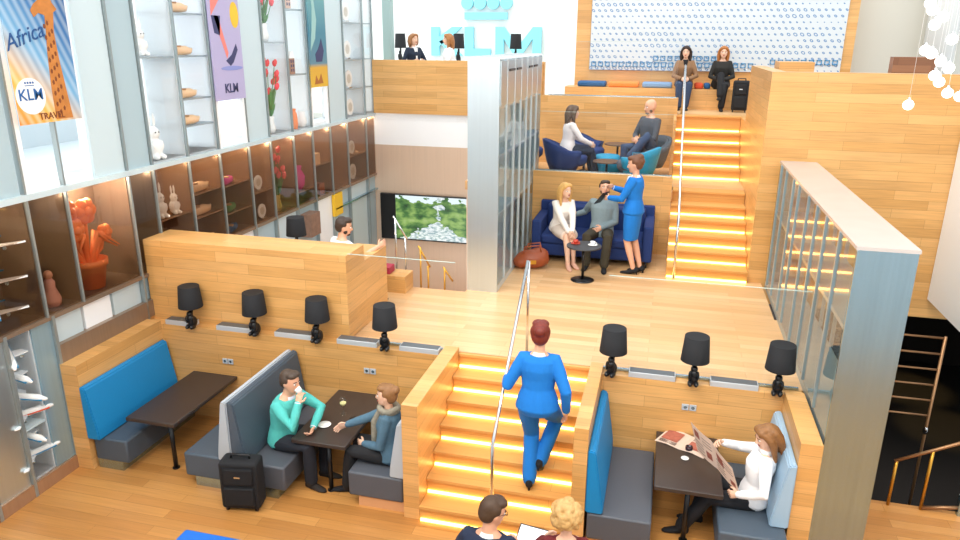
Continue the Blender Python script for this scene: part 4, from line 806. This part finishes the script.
# glowing pendant bulbs
PEND = [(2.29, 4.86), (2.32, 4.8), (2.42, 4.74), (2.36, 4.67), (2.53, 4.54), (2.32, 4.44), (2.38, 4.41), (2.47, 4.34), (2.55, 4.28), (2.44, 4.21), (2.49, 4.15), (2.58, 4.05), (2.69, 4.02), (2.26, 3.93)]
pl = ['uppermost of the string', 'second from the top', 'third from the top', 'fourth from the top', 'at far right under the fourth one', 'left one of the middle pair', 'right one of the middle pair', 'just below the middle pair', 'to the lower right of the middle pair', 'left one of the lower pair', 'right one of the lower pair', 'close under the lower pair at right', 'at the right picture edge', 'lowest, hanging apart in front of the oak box']
P0 = None
for (x, z), lb in zip(PEND, pl):
    lab = 'glowing glass ball pendant, ' + lb
    if P0 is None:
        P0 = thing('pendant_lamp', lab, 'lamp', (x, 8, z), 0, 'hanging glass ball lights'); G().ell((0, 0, 0), (.05, .05, .05), n=18, m=12).build('glass_ball', BULB, P0); G().tube([(0, 0, .05), (0, 0, 3.0)], .0015, 5).build('cord', WHITEP, P0); G().tube([(0, 0, .045), (0, 0, .07)], .012, 10).build('cap', CHROME, P0)
    else: copy_tree(P0, (x, 8, z), lab)

# ================================================================== PEOPLE
HAIRM = {}; t_mouth = {}
def hairmat(h):
    if h not in HAIRM: HAIRM[h] = mat('hair_' + h, h, .55, noise=.35, nscale=60)
    return HAIRM[h]
CM = {}
def cloth(h, n=.08):
    if h not in CM: CM[h] = mat('cloth_' + h, h, .85, noise=n, nscale=35)
    return CM[h]
def ik(a, b, l1, l2, pole):
    d = b - a; L = min(d.length, (l1 + l2) * .999); dn = d.normalized(); b2 = a + dn * L
    x = (l1 * l1 - l2 * l2 + L * L) / (2 * L); h = math.sqrt(max(0, l1 * l1 - x * x)); p = Vector(pole); p = (p - dn * p.dot(dn))
    p = p.normalized() if p.length > 1e-4 else Vector((0, 0, 1)); return a + dn * x + p * h, b2
def Rz(a): return Matrix.Rotation(a, 3, 'Z')
def person(label, loc, ang, H=1.72, sex='f', hz=.9, lean=0., twist=0., hyaw=0., hpitch=0., hl=(.1, .22, .8), hr=(.1, -.22, .8), fl=(0, .09, 0), fr=(0, -.09, 0),
           pl=(-.5, .6, -.6), pr=(-.5, -.6, -.6), kl=(1, .1, .3), kr=(1, -.1, .3), top=None, bottom=None, skirt=None, shoe='1A1A1E', heel=False, hair='short', hairc='3A2A20', skin=None, scarf=None, inner=None,
           glasses=False, beard=False, sleeve=1.0, vox=.011, toesl=None, toesr=None, curl=.5, collar=None, fingers=True, name='person'):
    k = H / 1.75; t = thing(name, label, 'person', loc, math.radians(ang)); skin = skin or SKIN; m = sex == 'm'
    sd = Vector((math.sin(lean), 0, math.cos(lean))); P = Vector((0, 0, hz)); fwd = Vector((math.cos(lean), 0, -math.sin(lean))); R3 = Rz(twist)
    def S(s, y=0, x=0):   # point on the spine, with chest twist growing upward
        q = R3 if s > .25 else Rz(twist * max(0, s) / .25)
        return P + sd * (s * k) + q @ (Vector((0, 1, 0)) * (y * k) + fwd * (x * k))
    prof = ([(-.09, .12, .085), (-.03, .165, .115), (.06, .16, .115), (.16, .148, .108), (.26, .160, .115), (.36, .182, .12), (.44, .178, .1), (.49, .12, .075), (.53, .068, .064)] if m else
            [(-.09, .12, .09), (-.03, .172, .125), (.06, .16, .112), (.16, .126, .09), (.25, .138, .103), (.34, .15, .118), (.42, .15, .092), (.47, .10, .066), (.51, .054, .054)])
    sh = .178 if m else .152; sz = .445 if m else .425
    def torso(g, off, s0=-1, s1=9, flare=0):
        rs = []
        for (s, a, b) in prof:
            if s < s0 - 1e-6 or s > s1 + 1e-6: continue
            q = R3 if s > .25 else Rz(twist * max(0, s) / .25); f2 = flare * max(0, .16 - s)
            ch = .012 if (not m and .2 < s < .4) else 0
            rs.append((S(s, 0, ch), q @ Vector((0, (a * k + off + f2), 0)), q @ (fwd * (b * k + off + f2))))
        g.rings(rs, 20)
    HD = Vector((math.cos(hyaw), math.sin(hyaw), 0)); neck = S(.52 if m else .50)
    hdir = (sd * .75 + Vector((0, 0, .25)) + HD * .16 * math.sin(hpitch) * 1.5).normalized()
    hc = neck + hdir * (.148 * k) + HD * .015 * k
    # head frame: x forward, y left, z up
    zx = Vector((math.cos(hyaw) * math.cos(hpitch), math.sin(hyaw) * math.cos(hpitch), -math.sin(hpitch))); zy = Vector((-math.sin(hyaw), math.cos(hyaw), 0)); zz = zx.cross(zy)
    hk = k * 1.02
    def Hp(x, y, z): return hc + (zx * x + zy * y + zz * z) * hk
    HR = Matrix((zx, zy, zz)).transposed()
    if hr == 'mouth': hr = Hp(.17, -.10, -.145)
    WP = lambda *a: Vector(loc) + Rz(math.radians(ang)) @ Hp(*a)
    shl, shr = S(sz, sh - .01), S(sz, -sh + .01); hpl, hpr = P + Vector((0, .088 * k, -.02)), P + Vector((0, -.088 * k, -.02))
    ual, fal, thl, cal = .29 * k, .25 * k, .425 * k, .43 * k
    el, wl = ik(shl, Vector(hl), ual, fal, pl); er, wr = ik(shr, Vector(hr), ual, fal, pr)
    AK = .085 * k
    fl, fr = Vector(fl), Vector(fr)
    nl, al = ik(hpl, fl + Vector((0, 0, AK)), thl, cal, kl); nr, ar = ik(hpr, fr + Vector((0, 0, AK)), thl, cal, kr)
    g = G(); torso(g, -.012)
    g.tube([S(.47), neck, hc - zz * .05 * k], [.058 * k if m else .048 * k, (.056 if m else .046) * k, (.056 if m else .047) * k], 14, True)
    R_ = []
    for (z, hw, hd, fx) in ((.118, .02, .025, -.012), (.108, .045, .055, -.01), (.08, .066, .083, -.006), (.04, .076, .096, -.004), (0, .076, .096, -.002), (-.035, .070, .090, .004), (-.065, .060, .076, .014), (-.09, .045, .055, .03), (-.108, .026, .03, .048)):
        R_.append((Hp(fx, 0, z), zy * hw * hk, zx * hd * hk))
    g.rings(R_, 20)
    g.tube([Hp(.088, 0, .02), Hp(.104, 0, -.012), Hp(.112, 0, -.026)], [.009 * hk, .011 * hk, .013 * hk], 8, True)
    for s in (1, -1): g.ell(Hp(-.008, s * .077, -.006), (.016 * hk, .010 * hk, .030 * hk), HR, 10, 8); g.ell(Hp(.105, s * .011, -.030), (.009 * hk,) * 3, None, 8, 6)
    g.ell(Hp(.07, 0, -.088), (.026 * hk, .03 * hk, .018 * hk), HR, 10, 8)
    for (a, b, c) in ((shl, el, wl), (shr, er, wr)):
        g.tube([a + (S(sz) - a) * .12, a * .6 + b * .4, b, b * .55 + c * .45, c], [.047 * k, .044 * k, .037 * k, .037 * k, .025 * k], 12, True)
    for (a, b, c) in ((hpl, nl, al), (hpr, nr, ar)):
        g.tube([a, a * .6 + b * .4, b, b * .68 + c * .32, c], [.082 * k, .074 * k, .053 * k, .052 * k, .034 * k], 12, True)
    body = remesh(g, vox, 3); 
    for mm in (skin, EYEW, EYED, LIP, hairmat(hairc)): body.materials.append(mm)
    # fingers, eyes and lips join the same body mesh
    e = G(); e.bm.from_mesh(body)
    def hand(w, el_, side, n_hint):
        d = (w - el_).normalized(); d = (d + Vector((0, 0, -.0))).normalized(); pn = Vector(n_hint); pn = (pn - d * pn.dot(d)); pn = pn.normalized() if pn.length > 1e-3 else Vector((0, 0, -1))
        ac = d.cross(pn).normalized()      # across the palm
        if ac.dot(Vector((1, 0, .6))) < 0: ac = -ac   # thumb side
        c0 = w - d * .01
        e.rings([(c0, ac * .024 * k, pn * .019 * k), (c0 + d * .03 * k, ac * .034 * k, pn * .016 * k), (c0 + d * .07 * k, ac * .040 * k, pn * .014 * k), (c0 + d * .092 * k, ac * .037 * k, pn * .011 * k)], 12)
        for i, (off, ln) in enumerate(((.029, .070), (.010, .080), (-.010, .075), (-.029, .058))):
            b0 = c0 + d * .085 * k + ac * off * k; c1 = curl * (1 + .12 * i); d1 = d * math.cos(c1 * .6) + pn * math.sin(c1 * .6); d2 = d * math.cos(c1 * 1.5) + pn * math.sin(c1 * 1.5)
            b1 = b0 + d1 * ln * .5 * k; b2 = b1 + d2 * ln * .5 * k; e.tube([b0 - d * .012, b0, b1, b2], [.0095 * k, .0092 * k, .0085 * k, .007 * k], 8, True)
        tb = c0 + d * .025 * k + ac * .026 * k; t1 = tb + (d * .6 + ac * .75 + pn * .25).normalized() * .04 * k; t2 = t1 + (d * .9 + ac * .15 + pn * .4).normalized() * .032 * k
        e.tube([tb - ac * .01, tb, t1, t2], [.013 * k, .0125 * k, .0105 * k, .008 * k], 8, True)
    hand(wl, el, 1, (0, -1, -.35)); hand(wr, er, -1, (0, 1, -.35))
    for s in (1, -1):
        e.mi = 1; e.ell(Hp(.078, s * .031, .006), (.0125 * hk, .015 * hk, .010 * hk), HR, 10, 8)
        e.mi = 2; e.ell(Hp(.0885, s * .031, .006), (.0045 * hk, .0062 * hk, .0062 * hk), HR, 8, 6)
        e.mi = 4; e.tube([Hp(.09, s * .014, .026), Hp(.091, s * .03, .031), Hp(.08, s * .047, .026)], .0042 * hk, 6, True)
    e.mi = 3; e.ell(Hp(.094, 0, -.056), (.007 * hk, .022 * hk, .0048 * hk), HR, 10, 6); e.ell(Hp(.093, 0, -.064), (.007 * hk, .018 * hk, .005 * hk), HR, 10, 6)
    e.mi = 0
    body.clear_geometry() if False else None
    e.bm.to_mesh(body); e.bm.free(); bo = bpy.data.objects.new('body', body); COL.objects.link(bo); bo.parent = t
    def add(name, g, mm, v=None, it=3):
        me = remesh(g, v or vox, it); me.materials.append(mm); o = bpy.data.objects.new(name, me); COL.objects.link(o); o.parent = t; return o
    # lower clothes
    if bottom:
        g = G(); torso(g, .012, -.1, .1)
        for (a, b, c) in ((hpl, nl, al), (hpr, nr, ar)): g.tube([a, a * .6 + b * .4, b, b * .6 + c * .4, c + (b - c).normalized() * .01], [.098 * k, .092 * k, .074 * k, .070 * k, .068 * k], 14, True)
        add('trousers', g, bottom)
    if skirt:
        g = G(); torso(g, .014, -.1, .1); kn = (nl + nr) / 2 - (sd * .0); hp = (hpl + hpr) / 2; dd = (kn - hp).normalized(); ac = Vector((0, 1, 0)); pn = dd.cross(ac).normalized(); hw = abs(nl.y - nr.y) / 2
        g.rings([(hp - dd * .06 * k, ac * .15 * k, pn * .1 * k), (hp + dd * .05 * k, ac * .188 * k, pn * .125 * k), (hp + dd * .2 * k, ac * .185 * k, pn * .118 * k), (hp + dd * thl * .98, ac * max(.145 * k, hw + .075 * k), pn * .1 * k)], 22); add('skirt', g, skirt)
    # upper clothes
    if top:
        g = G(); torso(g, .02, -.1, .495, .05)
        for (a, b, c) in ((shl, el, wl), (shr, er, wr)):
            ce = b + (c - b) * (sleeve if sleeve <= 1 else 1) * .96
            if sleeve > .3: g.tube([a + (S(sz) - a) * .25, a, a * .6 + b * .4, b, b * .5 + ce * .5, ce], [.062 * k, .066 * k, .060 * k, .052 * k, .047 * k, .038 * k], 14, True)
            else: g.tube([a + (S(sz) - a) * .25, a, a * .6 + b * .4], [.062 * k, .066 * k, .058 * k], 14, True)
        add('top', g, top)
    if inner:   # shirt shown in the neck opening
        g = G(); g.prism([(-.045 * k, .0), (.045 * k, .0), (.012 * k, -.22 * k), (-.012 * k, -.22 * k)], 'x', 0, .03 * k)
        for v in g.bm.verts: v.co = S(.47 + v.co.z / k, v.co.y / k, (.062 + .055 * min(1, -v.co.z / (.12 * k)) + (.012 if not m else 0)) + v.co.x / k)
        bmesh.ops.recalc_face_normals(g.bm, faces=g.bm.faces[:]); g.build('shirt', inner, t)
        G().tube([S(.465), S(.518 if m else .498)], [.092 * k if m else .078 * k, .063 * k if m else .053 * k], 16).build('collar', inner, t)
        for (w_, e_) in ((wl, el), (wr, er)): d = (w_ - e_).normalized(); G().tube([w_ - d * .022, w_ + d * .006], .034 * k, 12).build('cuff', inner, t)
    elif collar: G().tube([S(.48), S(.535 if m else .515)], [.085 * k if m else .07 * k, .066 * k if m else .056 * k], 16).build('collar', collar, t)
    if scarf:
        g = G(); 
        for j in range(2): g.tube([S(.50) + Vector((math.cos(q) * (.085 + .012 * j), math.sin(q) * (.085 + .01 * j), .01 * math.sin(3 * q) - .02 + .03 * j)) * k for q in [i * PI / 7 for i in range(15)]], .034 * k, 10, True)
        g.tube([S(.47, .05, .1), S(.36, .05, .15), S(.22, .06, .155), S(.1, .06, .165)], [.03 * k, .042 * k, .04 * k, .035 * k], 10, True); g.tube([S(.47, -.03, .1), S(.36, -.02, .15), S(.26, -.03, .155)], [.03 * k, .04 * k, .03 * k], 10, True); add('scarf', g, scarf, .01)
    # shoes
    for i, (a, n_, f_) in enumerate(((al, nl, toesl), (ar, nr, toesr))):
        tv = Vector(f_) if f_ else Vector((1, (.12 if i == 0 else -.12), 0)); tv.normalize(); sd_ = Vector((0, 0, 1)).cross(tv).normalized(); upv = tv.cross(sd_).normalized(); b0 = a - upv * .045 * k
        lift = .03 if heel else 0
        def q(x, z): return b0 + tv * x * k + upv * (z + lift * max(0, (1 - (x + .06) / .12))) * k
        g = G(); g.rings([(q(-.075, -.005), sd_ * .018 * k, upv * .02 * k), (q(-.06, 0), sd_ * .034 * k, upv * .042 * k), (q(-.01, .004), sd_ * .038 * k, upv * .048 * k), (q(.05, -.008), sd_ * .040 * k, upv * .036 * k), (q(.11, -.018), sd_ * .043 * k, upv * .024 * k), (q(.16, -.022), sd_ * .034 * k, upv * .018 * k), (q(.185, -.026), sd_ * .012 * k, upv * .01 * k)], 14)
        if heel: g.tube([q(-.05, -.01), b0 + tv * -.052 * k - upv * .042 * k], [.02 * k, .008 * k], 8)
        elif bottom: g.tube([a - upv * .03 * k, a + upv * .05 * k], .042 * k, 12)
        g.build('shoe', shoe if not isinstance(shoe, str) else cloth(shoe, .05), t)
    # hair
    hm = hairmat(hairc); g = G()
    def E(x, y, z, a, b, c): g.ell(Hp(x, y, z), (a * hk, b * hk, c * hk), HR, 16, 12)
    if hair != 'bald':
        E(-.028, 0, .038, .092, .083, .092); E(-.045, 0, .0, .072, .078, .085); E(.03, .02, .088, .06, .055, .036); E(.03, -.02, .088, .06, .055, .036)
        for s in (1, -1): E(-.02, s * .07, .035, .045, .018, .04)
    if hair == 'bun': E(-.10, 0, .06, .045, .05, .045)
    if hair == 'updo': E(-.075, 0, .085, .06, .06, .05); E(-.1, 0, .03, .04, .055, .05)
    if hair in ('long', 'bob'):
        L_ = -.22 if hair == 'long' else -.12
        for s in (1, -1): g.tube([Hp(.03, s * .068, .06), Hp(.0, s * .088, .0), Hp(-.01, s * .092, -.08), Hp(-.02 + (.03 if hair == 'long' else 0), s * .09, L_)], [.03 * hk, .036 * hk, .036 * hk, .018 * hk], 10, True); g.tube([Hp(-.06, s * .05, .04), Hp(-.09, s * .055, -.05), Hp(-.09, s * .05, L_ - .02)], [.05 * hk, .048 * hk, .025 * hk], 10, True)
        g.tube([Hp(-.08, 0, .05), Hp(-.1, 0, -.05), Hp(-.105, 0, L_ - .03)], [.05 * hk, .05 * hk, .028 * hk], 10, True)
        for s in (1, -1): E(.045, s * .055, .07, .04, .03, .04)
    if hair == 'curly':
        rnd = random.Random(3)
        for i in range(150):
            u_ = rnd.uniform(-.75, 1); a = rnd.uniform(0, 6.28); r = math.sqrt(1 - u_ * u_); v = Vector((r * math.cos(a), r * math.sin(a), u_))
            if v.x > .55 and v.z < .55: continue
            E(-.02 + v.x * .105, v.y * .108, .025 + v.z * .112, *(rnd.uniform(.019, .032),) * 3)
    if hair == 'thin': g.bm.clear(); E(-.035, 0, .02, .085, .082, .075); E(-.05, 0, -.02, .06, .076, .06); E(.02, 0, .095, .06, .05, .022)
    if hair != 'bald': add('hair', g, hm, .008 if hair == 'curly' else .009, 1 if hair == 'curly' else 2)
    if beard: g = G(); E(.062, 0, -.090, .034, .040, .024); E(.025, .058, -.055, .03, .011, .032); E(.025, -.058, -.055, .03, .011, .032); add('beard', g, hm, .008, 2)
    if glasses:
        g = G()
        for s in (1, -1): g.tube([Hp(.1, s * .033 + .019 * math.cos(q), .006 + .015 * math.sin(q)) for q in [i * PI / 6 for i in range(13)]], .0022, 6); g.tube([Hp(.098, s * .05, .01), Hp(.0, s * .078, .01)], .0022, 6)
        g.tube([Hp(.103, .014, .01), Hp(.103, -.014, .01)], .0022, 6); g.build('glasses', BLACKP, t)
    t_mouth[t.name] = WP(.128, -.012, -.058); return t
UB = cloth('0F74C8', .06); WS = cloth('F1F2F4', .03)
# --- front
t = person('woman in bright blue trouser suit seen from behind, climbing the front staircase', (-.97, 6.02, .337), 92, 1.83, 'f', .92, .06, 0, .1, .05, (.20, .33, 1.06), (.02, -.27, .86), (.0, .055, 0), (.10, -.03, .15), (-.8, .25, -.6), (-.8, -.5, -.2), (1, 0, .2), (1, -.35, .2),
    UB, UB, None, '141416', True, 'bun', '6E2416', SKIN, inner=WS, toesr=(.8, 0, -.5), vox=.009)
t = person('man in turquoise sweater sitting sideways, drinking from a white cup', (-3.70, 6.06, 0), -6, 1.76, 'm', .475, .2, -.1, -.05, .1, (.40, -.02, .67), 'mouth', (.42, .12, 0), (.40, -.12, 0), (.8, .8, -.1), (.5, -.5, -.9), (1, .2, .8), (1, -.2, .8),
    cloth('55C0B8'), cloth('1E222C'), None, '2A2420', False, 'short', '4A3B30', SKIN, inner=cloth('DCE6F4', .03), vox=.009, curl=.9)
o = G().lathe((0, 0, 0), [(.02, 0), (.034, .03), (.036, .065), (.033, .065), (.028, .01)], 18).build('coffee_cup', PORC, loc=t_mouth[t.name] - Vector((-.01, 0, .02))); o.rotation_euler = (0, -.75, 0); tag(o, 'white cup raised to the mouth of man in turquoise', 'cup')
person('woman in blue grey jacket and patterned scarf, reaching across the table', (-2.47, 6.08, 0), 184, 1.70, 'f', .475, .04, 0, 0, .05, (.28, .06, .56), (.54, -.04, .68), (.46, .10, 0), (.40, -.10, 0), (-.6, .5, -.5), (-.3, -.6, -.6), (1, .1, .8), (1, -.1, .8),
    cloth('4E6E82', .12), cloth('18191D'), None, '15151A', False, 'bun', '8A6038', SKIN2, scarf=cloth('8C8778', .5), vox=.009)
person('woman in white shirt reading a newspaper in the right booth', (1.06, 6.25, 0), 180, 1.68, 'f', .475, -.12, 0, .25, .38, (.17, .24, .60), (.30, -.20, .86), (.62, .10, 0), (.48, -.12, 0), (-.2, .8, -.5), (-.2, -.8, -.5), (1, .1, .7), (1, -.1, .7),
    WS, cloth('1B1C22'), None, '15151A', False, 'long', '8A5E34', SKIN2, collar=WS, vox=.009, curl=1.0)
person('man in navy suit seen from behind at the bottom edge, head turned right', (-1.08, 4.46, 0), 84, 1.76, 'm', .41, .14, 0, -.75, .3, (.34, .14, .58), (.40, -.14, .60), (.45, .12, 0), (.45, -.12, 0), (-.3, .8, -.6), (-.3, -.8, -.6), (1, .1, .8), (1, -.1, .8),
    cloth('1E2A44'), cloth('1B2233'), None, '15151A', False, 'short', '4A3524', SKIN, inner=WS, glasses=True, vox=.009, curl=.9)
t = thing('tablet', 'white tablet held between the pair seen from behind', 'tablet', (-.80, 4.93, .62), -.15); t.rotation_euler.x = .5; G().box((-.13, -.09, -.005), (.13, .09, .005), .004).build('casing', BLACKP, t); G().box((-.118, -.078, .005), (.118, .078, .006)).build('screen', mat('screen_white', 'E8EEF2', .2, emit=.6, ecol='E8EEF2'), t)
person('woman with curly blonde hair seen from behind at the bottom edge', (-.48, 4.56, 0), 100, 1.66, 'f', .46, .12, 0, .35, .3, (.36, .16, .66), (.34, -.16, .64), (.45, .1, 0), (.45, -.1, 0), (-.3, .8, -.6), (-.3, -.8, -.6), (1, .1, .8), (1, -.1, .8),
    cloth('6A1E22'), cloth('24242C'), None, '15151A', False, 'curly', 'C9A266', SKIN2, vox=.009, curl=.8)
# --- sofa group
person('blonde woman in white blouse sitting at left on the navy sofa', (-1.50, 11.02, H1), -62, 1.68, 'f', .53, .22, 0, .3, .0, (.44, .03, .56), (.46, -.03, .54), (.46, .06, 0), (.52, -.05, 0), (-.4, .7, -.5), (-.4, -.7, -.5), (1, -.1, .8), (1, .1, .8),
    cloth('F0E8E0', .04), None, cloth('E4D3C4', .05), 'D9A58C', True, 'long', 'D9A860', SKIN2, vox=.010)
person('man in grey shirt and dark trousers sitting on the navy sofa', (-.86, 11.02, H1), -92, 1.76, 'm', .50, -.2, 0, .25, -.25, (.16, .02, .60), (-.02, -.42, .74), (.46, .12, 0), (.42, -.16, 0), (-.3, .8, -.6), (-.5, -.4, -.6), (1, .2, .8), (1, -.2, .8),
    cloth('7E8E92', .08), cloth('3A3426'), None, '15151A', False, 'short', '3E2E22', SKIN, beard=True, collar=cloth('8A989C', .06), vox=.010)
person('woman in bright blue jacket and skirt standing beside the sofa with tablet', (-.38, 10.62, H1), 166, 1.80, 'f', .968, .0, 0, .05, .2, (.36, .08, 1.12), (.36, -.10, 1.24), (-.08, .08, 0), (-.14, -.06, 0), (-.6, .6, -.5), (-.5, -.6, -.6), (1, .05, .2), (1, -.05, .2),
    UB, None, UB, '15151A', True, 'updo', '6A4026', SKIN, inner=WS, vox=.009, curl=.8)
t = thing('tablet', 'black tablet shown by woman in blue to the man on sofa', 'tablet', (-.86, 10.70, H1 + 1.10), 1.1); t.rotation_euler.x = -.9; G().box((-.09, -.12, -.005), (.09, .12, .005), .004).build('casing', BLACKP, t); G().box((-.08, -.11, .005), (.08, .11, .006)).build('screen', mat('screen_dark', '2A3038', .1), t)
# --- lounge
person('woman with long dark hair in white top, in navy lounge chair', (-1.66, 12.62, HL), 20, 1.68, 'f', .52, .1, 0, .1, .05, (.38, .10, .60), (.40, -.08, .60), (.48, .1, 0), (.5, -.08, 0), (-.4, .7, -.5), (-.4, -.7, -.5), (1, .1, .8), (1, -.1, .8),
    cloth('EDE6E4', .05), cloth('20283C'), None, '15151A', False, 'long', '5A4636', SKIN2, vox=.012)
person('bald man in dark grey jacket with crossed leg in the lounge', (-.30, 13.15, HL), 225, 1.84, 'm', .52, -.03, 0, -.3, .15, (.24, .02, .68), (.24, -.06, .66), (.50, .1, .32), (.42, -.10, 0), (-.3, .8, -.5), (-.3, -.8, -.5), (1, .6, .8), (1, -.1, .8),
    cloth('4A4E56', .08), cloth('3A4A66'), None, '2A2420', False, 'bald', '6A5A50', SKIN, beard=True, vox=.012)
# --- top bench
person('dark haired woman in brown cardigan and jeans on the top bench', (.25, 15.68, HT), -88, 1.66, 'f', .50, .08, 0, -.15, .1, (.26, .08, .60), (.28, -.06, .60), (.42, .05, 0), (.40, -.08, 0), (-.4, .7, -.5), (-.4, -.7, -.5), (1, .1, .8), (1, -.1, .8),
    cloth('8C6A4C', .1), cloth('2F405C'), None, '1A1A1E', False, 'long', '2A1A14', SKIN2, inner=cloth('1A1A1E', .02), vox=.012)
person('woman with auburn hair in black leather jacket with legs crossed on top bench', (.97, 15.68, HT), -95, 1.66, 'f', .50, .06, 0, .1, .08, (.24, .06, .60), (.26, -.05, .60), (.42, .06, 0), (.46, .02, .22), (-.4, .7, -.5), (-.4, -.7, -.5), (1, .1, .8), (1, .25, .8),
    cloth('24221F', .1), cloth('1A1B1F'), None, '1A1512', False, 'long', 'A8682E', SKIN2, vox=.012)
# --- balcony
person('woman in dark blazer and white top behind the balcony wall', (-5.38, 15.2, 3.0), -40, 1.68, 'f', .90, .04, 0, .1, 0, (.24, .12, 1.08), (.24, -.12, 1.08), (0, .09, 0), (0, -.09, 0), (-.5, .7, -.5), (-.5, -.7, -.5), (1, .1, .2), (1, -.1, .2),
    cloth('1E2A3E'), cloth('1A1B20'), None, '15151A', False, 'bob', '9A6A40', SKIN2, inner=WS, vox=.013)
person('woman in white blouse on the balcony, turned to the left', (-4.56, 15.2, 3.0), 200, 1.68, 'f', .90, .04, 0, 0, 0, (.26, .12, 1.06), (.26, -.12, 1.06), (0, .09, 0), (0, -.09, 0), (-.5, .7, -.5), (-.5, -.7, -.5), (1, .1, .2), (1, -.1, .2),
    WS, cloth('24242C'), None, '15151A', False, 'long', 'A06A38', SKIN2, vox=.013)
person('dark haired bearded man sitting behind the oak box, seen from behind', (-3.92, 8.08, H1), 55, 1.72, 'm', .42, .12, 0, -.5, .2, (.36, .25, .55), (.34, -.42, .86), (.45, .12, 0), (.45, -.12, 0), (-.3, .8, -.6), (-.3, -.8, -.4), (1, .1, .8), (1, -.1, .8),
    cloth('EFEFEF', .03), cloth('2A2E38'), None, '15151A', False, 'short', '3A2A20', SKIN, beard=True, sleeve=.2, vox=.011)
